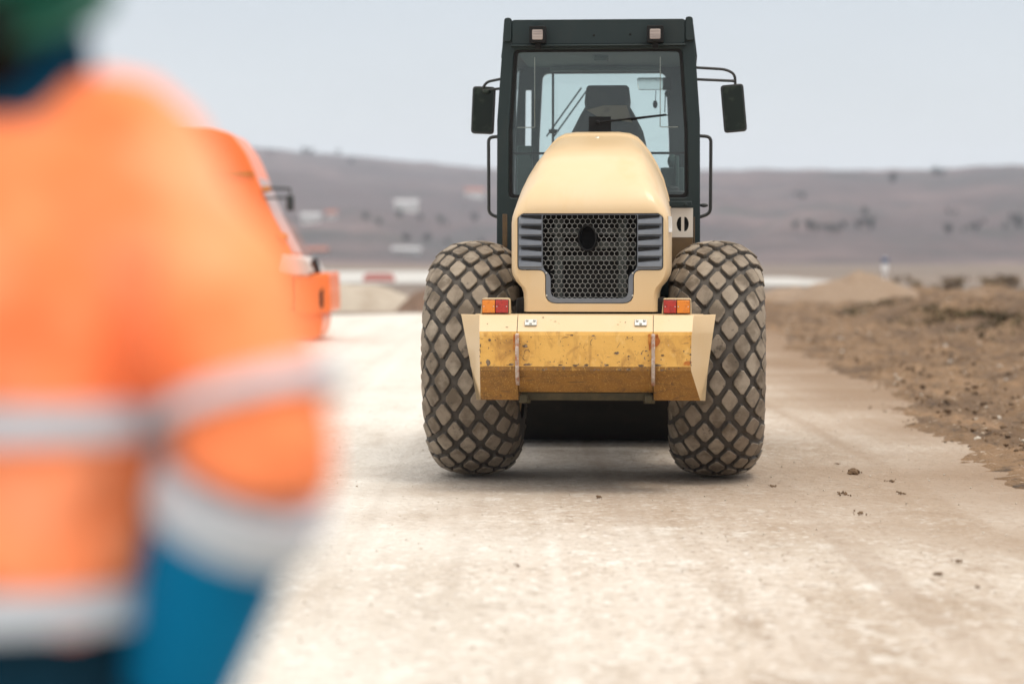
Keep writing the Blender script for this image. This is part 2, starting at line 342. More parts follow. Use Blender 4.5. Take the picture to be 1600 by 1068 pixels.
def split(o):
    """one object per connected piece"""
    bm = bmesh.new(); bm.from_mesh(o.data); bm.verts.ensure_lookup_table()
    seen = set(); isl = []
    for v in bm.verts:
        if v.index in seen: continue
        st = [v]; seen.add(v.index); cur = []
        while st:
            q = st.pop(); cur.append(q.index)
            for e in q.link_edges:
                t = e.other_vert(q)
                if t.index not in seen: seen.add(t.index); st.append(t)
        isl.append(set(cur))
    bm.free()
    if len(isl) < 2: return [o]
    out = []; src = o.data
    for k, ids in enumerate(isl):
        b2 = bmesh.new(); b2.from_mesh(src)
        bmesh.ops.delete(b2, geom=[v for v in b2.verts if v.index not in ids], context='VERTS')
        me = bpy.data.meshes.new(o.name.split('.')[0]); b2.to_mesh(me); b2.free()
        for m_ in src.materials:
            if len(me.materials) < len(src.materials): me.materials.append(m_)
        if k == 0: o.data = me; out.append(o)
        else: c = o.copy(); c.data = me; COL.objects.link(c); out.append(c)
    return out
def fillet3(pts, r, n=5):
    out = [pts[0]]
    for a, b, c in zip(pts, pts[1:], pts[2:]):
        d1 = (a - b); d2 = (c - b); q = min(r, d1.length * .49, d2.length * .49)
        p0 = b + d1.normalized() * q; p2 = b + d2.normalized() * q
        for i in range(n + 1):
            t = i / n; out.append(p0 * (1 - t) ** 2 + b * 2 * t * (1 - t) + p2 * t * t)
    out.append(pts[-1]); return out
def fillet2(pts, r, n=5):
    P = [Vector((p[0], p[1], 0)) for p in pts]; out = []
    for i in range(len(P)):
        a, b, c = P[i - 1], P[i], P[(i + 1) % len(P)]
        rr = r[i] if isinstance(r, (list, tuple)) else r
        d1 = a - b; d2 = c - b; q = min(rr, d1.length * .49, d2.length * .49)
        p0 = b + d1.normalized() * q; p2 = b + d2.normalized() * q
        for k in range(n + 1):
            t = k / n; v = p0 * (1 - t) ** 2 + b * 2 * t * (1 - t) + p2 * t * t
            out.append((v.x, v.y))
    return out
def tag(o, label=None, cat=None, group=None, kind=None):
    if label: o['label'] = label
    if cat: o['category'] = cat
    if group: o['group'] = group
    if kind: o['kind'] = kind
    return o
def empty(name, loc=(0, 0, 0), rz=0, label=None, cat=None, group=None):
    o = bpy.data.objects.new(name, None); COL.objects.link(o)
    o.empty_display_size = .2; o.location = loc; o.rotation_euler = (0, 0, rz)
    return tag(o, label, cat, group)
def dup(root, loc, rz=0, sc=1.0, label=None):
    r = root.copy(); COL.objects.link(r); r.location = loc; r.rotation_euler = (0, 0, rz)
    r.scale = (sc, sc, sc) if not isinstance(sc, tuple) else sc
    if label: r['label'] = label
    for ch in list(root.children):
        c = ch.copy(); COL.objects.link(c); c.parent = r
        for g in list(ch.children):
            d = g.copy(); COL.objects.link(d); d.parent = c
    return r
def grid_obj(name, X, Y, Z, material, kind=None, smooth=True):
    ny, nx = X.shape
    me = bpy.data.meshes.new(name)
    co = np.stack([X, Y, Z], -1).reshape(-1, 3)
    idx = np.arange(nx * ny).reshape(ny, nx)
    q = np.stack([idx[:-1, :-1], idx[:-1, 1:], idx[1:, 1:], idx[1:, :-1]], -1).reshape(-1, 4)
    me.vertices.add(len(co)); me.vertices.foreach_set('co', co.ravel().astype(np.float32))
    me.loops.add(q.size); me.loops.foreach_set('vertex_index', q.ravel().astype(np.int32))
    me.polygons.add(len(q)); me.polygons.foreach_set('loop_start', (np.arange(len(q)) * 4).astype(np.int32))
    me.polygons.foreach_set('use_smooth', [smooth] * len(q))
    me.update(calc_edges=True); me.validate()
    me.materials.append(M[material])
    o = bpy.data.objects.new(name, me); COL.objects.link(o)
    if kind: o['kind'] = kind
    return o
# vectorised value noise
_perm = np.random.RandomState(3).rand(256, 256)
def vnoise(x, y):
    xi = np.floor(x).astype(int); yi = np.floor(y).astype(int); xf = x - xi; yf = y - yi
    u = xf * xf * (3 - 2 * xf); v = yf * yf * (3 - 2 * yf)
    g = lambda a, b: _perm[a % 256, b % 256]
    return (g(xi, yi) * (1 - u) + g(xi + 1, yi) * u) * (1 - v) + (g(xi, yi + 1) * (1 - u) + g(xi + 1, yi + 1) * u) * v
def fbm(x, y, o=4):
    s = 0; a = .5; t = 0
    for i in range(o):
        s = s + a * vnoise(x * 2 ** i + 17 * i, y * 2 ** i + 31 * i); t += a; a *= .55
    return s / t
def sstep(a, b, x):
    t = np.clip((x - a) / (b - a), 0, 1); return t * t * (3 - 2 * t)

# ------------------------------------------------------------------ the setting
def setting():
    xs = np.linspace(-2050, 2050, 83); ys = np.linspace(-280, 3080, 85)
    X, Y = np.meshgrid(xs, ys)
    grid_obj('ground', X, Y, np.zeros_like(X) - .06, 'field', 'structure')
    # gravel road sheet
    xs = np.concatenate([np.linspace(-60, -6, 20), np.linspace(-5.5, 7.5, 90)]); ys = np.linspace(-25, 63, 260)
    X, Y = np.meshgrid(xs, ys)
    Z = (fbm(X * .9, Y * .35, 4) - .5) * .022 + (fbm(X * 5, Y * 3.5, 2) - .5) * .008
    under = np.exp(-((X - .55) / 1.4) ** 2 - ((Y - 16) / 2.5) ** 2)
    Z = Z * (1 - .8 * under) - .004
    edge = 61.5 + (fbm(X * .4, X * 0 + 5, 3) - .5) * 5
    Z = Z - .25 * sstep(-1.0, 1.0, Y - edge)
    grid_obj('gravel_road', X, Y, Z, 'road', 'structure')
    # turned soil along the right and beyond the end of the road
    xs = np.concatenate([np.arange(2.6, 7, .07), np.arange(7, 16, .13), np.arange(16, 48, .5)]); ys = np.concatenate([np.arange(-6, 9, .3), np.arange(9, 40, .13), np.arange(40, 92, .22)])
    X, Y = np.meshgrid(xs, ys)
    e = np.interp(Y, [9, 17, 20, 27, 36, 45, 52, 57, 61, 64], [3.0, 3.2, 3.35, 3.95, 4.2, 4.6, 5.1, 5.8, 4.8, .8])
    d = X - e + (fbm(X * 1.1, Y * .5, 5) - .5) * 1.1
    h = -.05 + .062 * sstep(-.12, .30, d) + .03 * sstep(.2, 1.4, d) + .07 * sstep(1, 6, d)
    h += .05 * sstep(.6, 2, d) * np.sin((X + .5 * fbm(X * .4, Y * .12, 3)) * 5.2)     # furrows
    cl = fbm(X * 3.2, Y * 2.6, 4) - .45; cl2 = fbm(X * 9, Y * 7, 3) - .5
    h += sstep(-.1, .9, d) * (np.maximum(cl, -.1) * .14 + cl2 * .06) + sstep(-.35, .1, d) * (fbm(X * 14, Y * 9, 3) - .5) * .09
    for cx, amp, wd, y0 in ((9.4, .40, .60, 64), (12.4, .34, .7, 80), (15.5, .30, .9, 85)):
        ridge = cx + (fbm(Y * .15, Y * 0 + cx, 3) - .5) * 1.2
        h += amp * np.exp(-((X - ridge) / wd) ** 2) * (1 - sstep(y0 - 6, y0, Y)) * (.6 + .8 * fbm(X * 1.3, Y * .9, 3))
    fade = sstep(88, 92, Y) + sstep(45, 48, X) + sstep(-3, -6, Y)
    h = h * (1 - np.clip(fade, 0, 1)) - .1 * np.clip(fade, 0, 1)
    grid_obj('soil', X, Y, h, 'soil', 'structure')
    global soil_height
    def soil_height(x, y):
        return float(soil_h[min(len(soil_ys) - 1, int(np.searchsorted(soil_ys, y))), min(len(soil_xs) - 1, int(np.searchsorted(soil_xs, x)))])
    soil_xs, soil_ys, soil_h = xs, ys, h
    # pale bed of the unfinished road beyond
    def strip(name, x0, x1, y0, y1, z):
        xs = np.linspace(x0, x1, 40); ys = np.linspace(y0, y1, 24); X, Y = np.meshgrid(xs, ys)
        U = (X - x0) / (x1 - x0)
        Y = Y + (fbm(X * .08, Y * .05, 3) - .5) * (y1 - y0) * .25 * (Y > y0)
        grid_obj(name, X, Y, np.zeros_like(X) + z, 'pale', 'structure')
    strip('limestone_bed', -60, 8, 132, 235, -.02)
    strip('limestone_bed', 6, 19, 122, 168, -.024)
    # hills
    az = np.linspace(R(-45), R(45), 560); dd = np.concatenate([np.linspace(430, 1000, 24), np.linspace(1030, 2300, 70), np.linspace(2350, 2950, 8)])
    A, D = np.meshgrid(az, dd)
    px = 800 + np.tan(A) * FPX
    cy = np.interp(px, [-2000, -900, 0, 200, 400, 560, 750, 860, 1000, 1110, 1250, 1400, 1480, 1580, 1700, 2200, 3600], [262, 240, 214, 220, 231, 244, 261, 269, 270, 267, 267, 264, 264, 258, 262, 255, 275])
    dc = np.interp(px, [-2000, 700, 1050, 1500, 3600], [1900, 1850, 1500, 1350, 1500])
    crest = (400 - cy) / FPX * dc + 1.45
    t = (D - 430) / (dc - 430)
    prof = np.where(t < 1, np.sin(np.clip(t, 0, 1) * math.pi / 2) ** 1.5 * .25 + .75 * np.clip(t, 0, 1) ** 1.6, 1 - .35 * (t - 1))
    bump = (fbm(px * .007, D * .005, 4) - .5) * 30 * np.clip(t, 0, 1) * np.clip(1.05 - t, 0.02, 1) * 2
    crest = crest * (1 - .97 * sstep(R(24), R(44), np.abs(A)))
    Z = crest * prof + bump * (1 - sstep(R(30), R(44), np.abs(A))) + (fbm(px * .03, D * .02, 3) - .5) * 2.2 * np.clip(t, 0, 1)
    Z = np.maximum(Z, -2 + 0 * Z); Z[0] = -.5
    h = grid_obj('hills', D * np.sin(A), D * np.cos(A), Z, 'hill', 'structure')
    def hz(pxx, pyy):
        """where the line of sight to a place on the hillside lands"""
        j = int(np.argmin(abs(px[0] - pxx)))
        col = (400 - (Z[:, j] - CAM_Z) / D[:, j] * FPX)
        k = int(np.argmax(col <= pyy)) if (col <= pyy).any() else len(dd) // 2
        return Vector((D[k, j] * math.sin(A[k, j]), D[k, j] * math.cos(A[k, j]), Z[k, j]))
    return hz
hz = setting()
def at(px, py, Y): return Vector(((px - 800) / FPX * Y, Y, CAM_Z - (py - 400) / FPX * Y))

# haze: one even box of air round everything
hb = MB(); hb.box((0, 1400, 68), (4300, 3500, 140)); ho = hb.obj('haze', [], angle=0)
hm = bpy.data.materials.new('pale haze'); hm.use_nodes = True
hm.node_tree.nodes.clear()
vo = hm.node_tree.nodes.new('ShaderNodeVolumePrincipled'); mo = hm.node_tree.nodes.new('ShaderNodeOutputMaterial')
vo.inputs['Color'].default_value = (0.80, 0.86, 1.0, 1); vo.inputs['Density'].default_value = 0.00021
hm.node_tree.links.new(vo.outputs[0], mo.inputs['Volume'])
ho.data.materials.append(hm); tag(ho, kind='stuff')

# ------------------------------------------------------------------ the soil compactor
YAW = R(-4.0)
SC = empty('soil_compactor', (0.555, 16.0, 0), YAW, 'large yellow soil compactor with dark glazed cab and diamond tread tyres', 'road roller')

# ---- wheels
RT, AW, RC, BT, NEXP = 0.757, 0.312, 0.46, 0.296, 2.3
def tyre_pt(phi, th, off):
    sx, cx = math.sin(phi), math.cos(phi)
    x = AW * math.copysign(abs(sx) ** (2 / NEXP), sx); r = RC + BT * abs(cx) ** (2 / NEXP)
    nx = math.copysign(abs(sx) ** (2 - 2 / NEXP), sx) / AW; nr = abs(cx) ** (2 - 2 / NEXP) / BT
    l = math.hypot(nx, nr); x += nx / l * off; r += nr / l * off
    return (x, r * math.cos(th), r * math.sin(th))
ph_t = np.linspace(0, math.pi / 2, 400)
xa = AW * np.sin(ph_t) ** (2 / NEXP); ra = BT * np.cos(ph_t) ** (2 / NEXP)
sl = np.concatenate([[0], np.cumsum(np.hypot(np.diff(xa), np.diff(ra)))])
def phi_of(s): return math.copysign(float(np.interp(abs(s), sl, ph_t)), s)
AXZ = 0.768
def make_wheel():
    wh = bpy.data.objects.new('wheel', None); COL.objects.link(wh); wh.parent = SC; wh.empty_display_size = .1
    b = MB(); b.mi = 1
    phs = [R(a) for a in range(-100, 101, 5)]
    n = 96
    rings = []
    for j in range(n):
        th = 2 * math.pi * j / n; ring = []
        for p in phs:
            if abs(p) <= math.pi / 2: ring.append(tyre_pt(p, th, 0))
            else:
                q = math.copysign(math.pi - abs(p), p); x, yy, zz = tyre_pt(q, th, 0); r = math.hypot(yy, zz)
                r2 = RC - (r - RC); ring.append((x, r2 * math.cos(th), r2 * math.sin(th)))
        rings.append(ring)
    V = [[b.v(p) for p in r] for r in rings]
    for j in range(n):
        for i in range(len(phs) - 1): b.face([V[j][i], V[j][i + 1], V[(j + 1) % n][i + 1], V[(j + 1) % n][i]], True)
    NP = 21; LS = .0755; HH = math.pi / NP
    rnd = random.Random(4)
    for k in range(-5, 6):
        for j in range(NP):
            jit = 1 + rnd.uniform(-.045, .035); s0 = k * LS + rnd.uniform(-.0025, .0025); t0 = (j + (.5 if k % 2 else 0)) * 2 * HH
            fs, ft = LS * .80 * jit, HH * .80 * jit * rnd.uniform(.97, 1.03)
            c = .15
            shape = [(1 - c * .8, c), (c, 1 - c * .8), (-c, 1 - c * .8), (-(1 - c * .8), c), (-(1 - c * .8), -c), (-c, -(1 - c * .8)), (c, -(1 - c * .8)), (1 - c * .8, -c)]
            hgt = (.031, .031, .031, .030, .022, .007)[abs(k)]
            hgt *= rnd.uniform(.86, 1.05); shape = [(a * rnd.uniform(.93, 1.03), bb * rnd.uniform(.93, 1.03)) for a, bb in shape]
            lv = []
            for sc_, off in ((1.0, -.004), (.95, hgt * .8), (.88, hgt)):
                lv.append([b.v(tyre_pt(phi_of(s0 + a * fs * sc_), t0 + bb * ft * sc_, off)) for a, bb in shape])
            b.mi = 1
            for i in range(8): b.face([lv[0][i], lv[0][(i + 1) % 8], lv[1][(i + 1) % 8], lv[1][i]])
            b.mi = 0
            for i in range(8): b.face([lv[1][i], lv[1][(i + 1) % 8], lv[2][(i + 1) % 8], lv[2][i]])
            ctr = b.v(tyre_pt(phi_of(s0), t0, hgt + .001))
            for i in range(8): b.face([lv[2][i], lv[2][(i + 1) % 8], ctr])
    for v in b.bm.verts:                          # the loaded tyre is flat where it stands
        z = v.co.z + AXZ
        if z < .05: v.co.z = (.002 + (z + .02) * .65 if z > -.02 else .002) - AXZ
    b.obj('tyre', ['tread', 'groove'], wh, angle=40)
    b = MB(); b.lathe_x([(-.28, .30), (-.29, .36), (-.24, .35), (-.16, .30), (-.13, .10), (-.10, .10), (.10, .10), (.13, .10), (.16, .30), (.24, .35), (.29, .36), (.28, .30)], 40)
    b.obj('rim', 'rim', wh)
    return wh
W1 = make_wheel(); W1.location = (-.795, 0, AXZ)
W2 = W1.copy(); COL.objects.link(W2); W2.location = (.792, 0, AXZ); W2.rotation_euler = (R(6), 0, 0)
for ch in list(W1.children):
    c = ch.copy(); COL.objects.link(c); c.parent = W2
# the turned copy must also stand flat: give it its own, unturned angle instead
W2.rotation_euler = (0, 0, 0)

# ---- chassis
b = MB()
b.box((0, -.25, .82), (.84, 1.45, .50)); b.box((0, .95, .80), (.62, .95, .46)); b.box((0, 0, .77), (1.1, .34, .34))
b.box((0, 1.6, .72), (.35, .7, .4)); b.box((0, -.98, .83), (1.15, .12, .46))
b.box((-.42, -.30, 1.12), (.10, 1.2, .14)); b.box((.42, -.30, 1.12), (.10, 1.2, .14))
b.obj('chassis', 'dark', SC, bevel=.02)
b = MB(); n = 48
b.lathe_x([(-1.04, .60), (-1.05, .75), (-1.03, .76), (1.03, .76), (1.05, .75), (1.04, .60)], 56)
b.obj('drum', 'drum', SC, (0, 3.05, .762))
b = MB()
b.box((0, 2.10, .84), (2.34, .16, .42)); b.box((0, 4.0, .86), (2.34, .16, .40))
for s in (-1, 1): b.box((s * 1.12, 3.05, .88), (.10, 1.76, .34))
b.obj('drum_frame', 'dark', SC, bevel=.02)

# ---- hood
HY = -.97
def hood_section(y):
    t = min(1, max(0, (y + .97) / .62))
    top = 1.735 + (2.282 - (.38 - y) * .17 - 1.735) * (1 - (1 - t) ** 2.1) ** .62
    wd = float(np.interp(y, [-.97, -.955, -.92, -.86, -.6, .38], [.468, .480, .492, .499, .503, .500]))
    flat = float(np.interp(y, [-.97, -.8, .38], [.80, .60, .46]))
    zs = 1.66
    P = [(0, 1.0), (flat * .6, 1.0), (flat * .92, .985), (flat + (1 - flat) * .12, .945)]
    P += [(flat + (1 - flat) * a, c) for a, c in ((.25, .885), (.42, .79), (.60, .655), (.76, .50), (.885, .33), (.965, .16), (1, 0))]
    # softened trapezoid
    pts = [(f * wd, zs + (top - zs) * g) for f, g in P]
    lowx = wd
    pts += [(lowx, 1.50), (lowx, 1.37), (lowx - .006, 1.335), (lowx - .03, 1.29), (lowx - .062, 1.255), (lowx - .075, 1.22), (lowx - .077, 1.16), (lowx - .077, 1.105)]
    full = [(-x, z) for x, z in pts[::-1]] + pts[1:]
    return full
b = MB()
ys = [-.97, -.968, -.964, -.957, -.947, -.935, -.92, -.90, -.875, -.845, -.81, -.77, -.72, -.66, -.6, -.5, -.35, -.15, .1, .24, .252, .2585, .262, .30, .33, .352, .372, .38]
secs = []
for y in ys:
    s = hood_section(y)
    if y > .258: s = [(x * 1.014 if z > 1.7 else x, z + .012 if z > 1.9 else z) for x, z in s]
    if y > .33: s = [(x * (1 - (y - .33) * .35), z - (y - .33) * .35 if z > 1.7 else z) for x, z in s]
    secs.append([(x, y, z) for x, z in s])
V = b.rings(secs, closed=False)
rear = [(p[0], p[2]) for p in secs[0]]
# rear panel with the T-shaped grille opening
GT, GS, GB = 1.716, 1.362, 1.155
gro = fillet2([(-.455, GT), (.452, GT), (.452, GS), (.270, GS), (.270, GB), (-.282, GB), (-.282, GS), (-.455, GS)], [.03, .03, .03, .045, .07, .07, .045, .03], 4)
lo = [V[0][i] for i in range(len(rear))]
ed = [b.bm.edges.get((lo[i], lo[i + 1])) or b.bm.edges.new((lo[i], lo[i + 1])) for i in range(len(lo) - 1)]
ed.append(b.bm.edges.new((lo[-1], lo[0])))
gv = [b.v((p[0], HY, p[1])) for p in gro]
ed += [b.bm.edges.new((gv[i], gv[(i + 1) % len(gv)])) for i in range(len(gv))]
bmesh.ops.triangle_fill(b.bm, edges=ed, use_beauty=True)
gb = [b.v((p[0], HY + .07, p[1])) for p in gro]
for i in range(len(gv)): b.face([gv[i], gv[(i + 1) % len(gv)], gb[(i + 1) % len(gb)], gb[i]])
hood = b.obj('hood', 'paint', SC, angle=32, recalc=True)
# grille: dark seam, frame, louvres, mesh
def inset(pts, c, d):
    out = []
    for i in range(len(pts)):
        a, q, e = Vector(pts[i - 1]), Vector(pts[i]), Vector(pts[(i + 1) % len(pts)])
        t = (e - a).normalized(); nrm = Vector((t.y, -t.x)); out.append(tuple(q + nrm * d))
    return out
b = MB(); gin = inset(gro, None, .004)
if abs(gin[0][0]) > abs(gro[0][0]): gin = inset(gro, None, -.004)
win = fillet2([(-.298, 1.706), (.290, 1.706), (.290, 1.372), (.236, 1.330), (.236, 1.187), (-.248, 1.187), (-.248, 1.330), (-.298, 1.372)], [.01, .01, .03, .03, .05, .05, .03, .03], 4)
b.plate(gin, win, HY + .004, HY + .035)
# louvre slats, sawtooth in section
for s in (-1, 1):
    x0, x1 = (-.446, -.302) if s < 0 else (.294, .443)
    for k in range(5):
        zt = 1.702 - k * .0665
        b.prism([(HY + .006, zt), (HY - .008, zt - .030), (HY - .012, zt - .052), (HY + .006, zt - .055)], 'x', x0, x1)
grille = b.obj('grille', 'grille', hood, bevel=.003, seg=2)
b = MB()
for s in (-1, 1):                     # dark slots between the slats, tapering outwards
    xa_, xb_ = (-.304, -.430) if s < 0 else (.296, .428)
    for k in range(5):
        zt = 1.702 - k * .0665
        b.prism([(xa_, zt + .004), (xa_, zt - .024), (xb_, zt - .008), (xb_, zt + .004)], 'y', HY - .0065, HY + .012)
split(b.obj('louver_slot', 'black', hood))
b = MB()
hx = .033; rr = hx / math.sqrt(3); seen = set()
def inwin(x, z):
    return (-.296 < x < .288 and 1.37 < z < 1.70) or (-.247 < x < .235 and 1.19 < z <= 1.37)
for j in range(-3, 26):
    for i in range(-13, 13):
        cx_ = i * hx + (hx / 2 if j % 2 else 0); cz_ = 1.18 + j * rr * 1.5
        for k in range(6):
            a0, a1 = R(60 * k + 30), R(60 * k + 90)
            p = (cx_ + rr * math.cos(a0), cz_ + rr * math.sin(a0)); q = (cx_ + rr * math.cos(a1), cz_ + rr * math.sin(a1))
            mx_, mz_ = (p[0] + q[0]) / 2, (p[1] + q[1]) / 2
            key = (round(mx_, 4), round(mz_, 4))
            if key in seen or not inwin(mx_, mz_): continue
            if ((mx_ + .02) / .062) ** 2 + ((mz_ - 1.562) / .085) ** 2 < 1: continue
            seen.add(key)
            L_ = math.hypot(q[0] - p[0], q[1] - p[1])
            b.box((mx_, HY + .022, mz_), (L_ * 1.05, .002, .0027), (0, -math.atan2(q[1] - p[1], q[0] - p[0]), 0))
b.obj('mesh_screen', 'wire', hood, angle=0)
b = MB(); b.box((0, HY + .30, 1.44), (.70, .04, .64)); b.obj('radiator', 'radiator', hood)
b = MB()
for x in (-.205, .195): b.box((x, HY + .16, 1.42), (.055, .03, .52))
for z in (1.60, 1.515, 1.435): b.box((0, HY + .19, z), (.56, .02, .035))
for x, z in ((-.215, 1.605), (.205, 1.605), (-.215, 1.52), (.205, 1.52), (.08, 1.52)): b.box((x, HY + .14, z), (.055, .03, .05))
split(b.obj('radiator_post', 'radpost', hood, bevel=.004))
b = MB()
ng = 24
def ell(a, c, y): return [(-.02 + a * math.cos(2 * math.pi * k / ng), y, 1.562 + c * math.sin(2 * math.pi * k / ng)) for k in range(ng)]
b.rings([ell(.058, .082, HY + .25), ell(.058, .082, HY - .004), ell(.055, .079, HY - .008), ell(.051, .075, HY - .005), ell(.048, .070, HY + .12)], cap=(True, True))
b.obj('exhaust_outlet', 'black', hood)
b = MB()
for x, z in ((-.275, 1.345), (-.272, 1.205), (.263, 1.345), (.262, 1.205)):
    b.ellipsoid((x, HY, z), (.006, .004, .006), 8, 6)
split(b.obj('grille_screw', 'steel', hood))
b = MB(); b.prism([(.482, 1.70), (.504, 1.695), (.507, 1.60), (.484, 1.598)], 'y', HY + .025, HY + .09)
stk = b.obj('sticker', 'sticker', hood)

b = MB(); b.ellipsoid((.005, .12, float(max(z for x, z in hood_section(.12))) - .002), (.018, .012, .008), 12, 6); b.obj('hood_latch', 'steel', hood)
# ---- rear counterweight bumper
def prof(zs, ys): return list(zip(ys, zs))
PROF = [(-1.215, 1.092), (-1.225, 1.088), (-1.315, .992), (-1.32, .97), (-1.322, .78), (-1.318, .756), (-1.16, .615)]
SIDE = [(-1.215, 1.092), (-1.225, 1.088), (-1.315, .992), (-1.32, .97), (-1.322, .78), (-1.318, .756), (-1.14, .565)]
XL = [-.672, -.670, -.664, -.662, -.660, -.660, -.672]; XR = [.640, .638, .630, .626, .622, .624, .682]
bump = MB()
def sheet(x0, x1, pr, mi_upper, nx=10):
    for i in range(len(pr) - 1):
        bump.mi = 0 if i < 2 else (1 if i < 4 else 2)
        ex = lambda x, j: x[j] if isinstance(x, list) else x
        vs = [[bump.v((ex(x0, j) + (ex(x1, j) - ex(x0, j)) * k / nx, pr[j][0], pr[j][1])) for k in range(nx + 1)] for j in (i, i + 1)]
        for k in range(nx): bump.face([vs[0][k], vs[0][k + 1], vs[1][k + 1], vs[1][k]])
sheet(-.432, .392, PROF, 0)
sheet(XL, -.436, SIDE, 0); sheet(.396, XR, SIDE, 0)
# top deck and back
bump.mi = 0
bump.prism([(-.672, -1.215), (.640, -1.215), (.70, -.93), (-.72, -.93)], 'z', 1.06, 1.0915)
bump.mi = 2
bump.box((-.55, -1.02, .70), (.22, .10, .24)); bump.box((.51, -1.02, .70), (.22, .10, .24))
bumper = bump.obj('rear_bumper', ['paint', 'bumper', 'bumper_low'], SC, angle=25)
# splayed end plates
for s, xo, xb in ((-1, .795, .690), (1, .775, .700)):
    b = MB()
    ins = [(abs(x), p[0], p[1]) for x, p in zip(XL if s < 0 else XR, SIDE)]
    outs = []
    for p in SIDE:
        f = (1.092 - p[1]) / (1.092 - .565)
        outs.append((xo + (xb - xo) * f + (.012 if s > 0 else .004) * (f > .95), -1.10 - .06 * f, p[1]))
    A = [b.v((s * p[0], p[1], p[2])) for p in ins]; B = [b.v((s * p[0], p[1], p[2])) for p in outs]
    A2 = [b.v((s * p[0], p[1] + .025, p[2])) for p in ins]; B2 = [b.v((s * p[0], p[1] + .025, p[2])) for p in outs]
    for i in range(len(A) - 1):
        b.face([A[i], A[i + 1], B[i + 1], B[i]]); b.face([A2[i], B2[i], B2[i + 1], A2[i + 1]]); b.face([B[i], B[i + 1], B2[i + 1], B2[i]])
    b.face([A[0], B[0], B2[0], A2[0]]); b.face([A[-1], A2[-1], B2[-1], B[-1]])
    b.obj('end_plate', 'paint', bumper, angle=25)
b = MB()
for x in (-.432, .395):
    b.prism([(-1.30, .985), (-1.345, .975), (-1.352, .93), (-1.352, .79), (-1.335, .71), (-1.27, .66), (-1.25, .70)], 'x', x - .011, x + .011)
split(b.obj('tow_rib', 'rust', bumper, bevel=.004))
b = MB(); b.box((-.02, -1.13, .588), (.80, .05, .05)); b.obj('bottom_lip', 'olive', bumper, bevel=.006)
b = MB()
for x in (-.40, .365):
    b.box((x, -1.19, .575), (.05, .05, .05)); b.tube([(x - .03, -1.19, .56), (x + .04, -1.19, .56)], .014, 8)
split(b.obj('lug', 'olive', bumper, bevel=.006))
tl = math.atan2(.108, .09)
for x in (-.352, .318):
    b = MB(); rot = (-(math.pi / 2 - tl), 0, 0)
    c = Vector((x, -1.276, 1.045)); b.box(c, (.074, .010, .046), rot)
    pl = b.obj('bracket', 'steel', bumper, bevel=.003)
    b = MB()
    for dx, dz in ((-.022, .010), (.022, .010), (0, -.012)):
        q = c + Euler(rot).to_matrix() @ Vector((dx, -.007, dz)); b.ellipsoid(q, (.009, .007, .009), 10, 6)
    split(b.obj('bolt', 'steel', bumper))
# rust halos beside the ribs and chipped marks: thin worn patches on the paint
def patch(mb, cx, cz, pts, y):
    vs = [mb.v((cx + p[0], y, cz + p[1])) for p in pts]; mb.face(vs)
rnd = random.Random(11)
def blob(rx, rz, n=11): return [(rx * (1 + rnd.uniform(-.35, .35)) * math.cos(2 * math.pi * k / n), rz * (1 + rnd.uniform(-.35, .35)) * math.sin(2 * math.pi * k / n)) for k in range(n)]
b = MB()
for cx_, cz_, rx, rz in ((.373, .945, .014, .035), (.420, .935, .018, .03), (.414, .965, .010, .014), (-.450, .93, .010, .045), (.375, .90, .008, .02), (.60, .80, .03, .014)):
    patch(b, cx_, cz_, blob(rx, rz), -1.3235)
split(b.obj('rust_stain', 'rust_stain', bumper, angle=0))
b = MB()
def stroke(pts, wd):
    for (x0, z0), (x1, z1) in zip(pts, pts[1:]):
        if rnd.random() < .22: continue
        d = Vector((x1 - x0, z1 - z0)).normalized(); nn = Vector((-d.y, d.x)) * wd * rnd.uniform(.2, .9)
        vs = [b.v((x0 + nn.x, -1.3245, z0 + nn.y)), b.v((x1 + nn.x * .8, -1.3245, z1 + nn.y * .8)), b.v((x1 - nn.x * .8, -1.3245, z1 - nn.y * .8)), b.v((x0 - nn.x, -1.3245, z0 - nn.y))]
        b.face(vs)
def ring(cx, cz, r, a0, a1, wd, n=9): stroke([(cx + r * math.cos(R(a0 + (a1 - a0) * i / n)), cz + r * math.sin(R(a0 + (a1 - a0) * i / n))) for i in range(n + 1)], wd)
ring(.345, .858, .022, 190, -70, .0045); ring(.362, .835, .02, 170, 330, .003)
ring(-.372, .862, .018, 200, 20, .0035); ring(-.38, .835, .018, 130, 300, .003)
ring(-.14, .93, .028, 60, 250, .0022); ring(.04, .925, .026, 70, 220, .002)
stroke([(.175, .895), (.195, .925), (.225, .945), (.27, .957), (.30, .955)], .003)
for cx_, cz_, rx, rz in ((.172, .862, .018, .008), (-.385, .903, .020, .008), (-.60, .94, .008, .008), (.245, .843, .007, .005), (-.10, .97, .010, .004), (.03, .968, .009, .004),
        (.11, .789, .016, .007), (-.01, .790, .014, .007), (-.08, .787, .018, .006), (-.17, .789, .014, .005), (.32, .787, .02, .007), (.42, .788, .024, .007), (-.37, .79, .022, .007), (-.47, .79, .018, .006), (.45, .85, .012, .005), (-.61, .80, .012, .02), (.58, .875, .005, .005)):
    patch(b, cx_, cz_, blob(rx, rz), -1.3242)
for i in range(40):
    patch(b, rnd.uniform(-.64, .61), .758 + abs(rnd.gauss(0, .008)), blob(rnd.uniform(.002, .012), rnd.uniform(.0015, .005), 8), -1.3239)
for i in range(12):
    t_ = rnd.uniform(.1, .95); x_ = rnd.uniform(-.63, .60); pts_ = blob(rnd.uniform(.002, .009), rnd.uniform(.001, .004), 7)
    b.face([b.v((x_ + p[0], -1.2265 - .09 * t_ + p[1] * .68, 1.0895 - .096 * t_ + p[1] * .73)) for p in pts_])
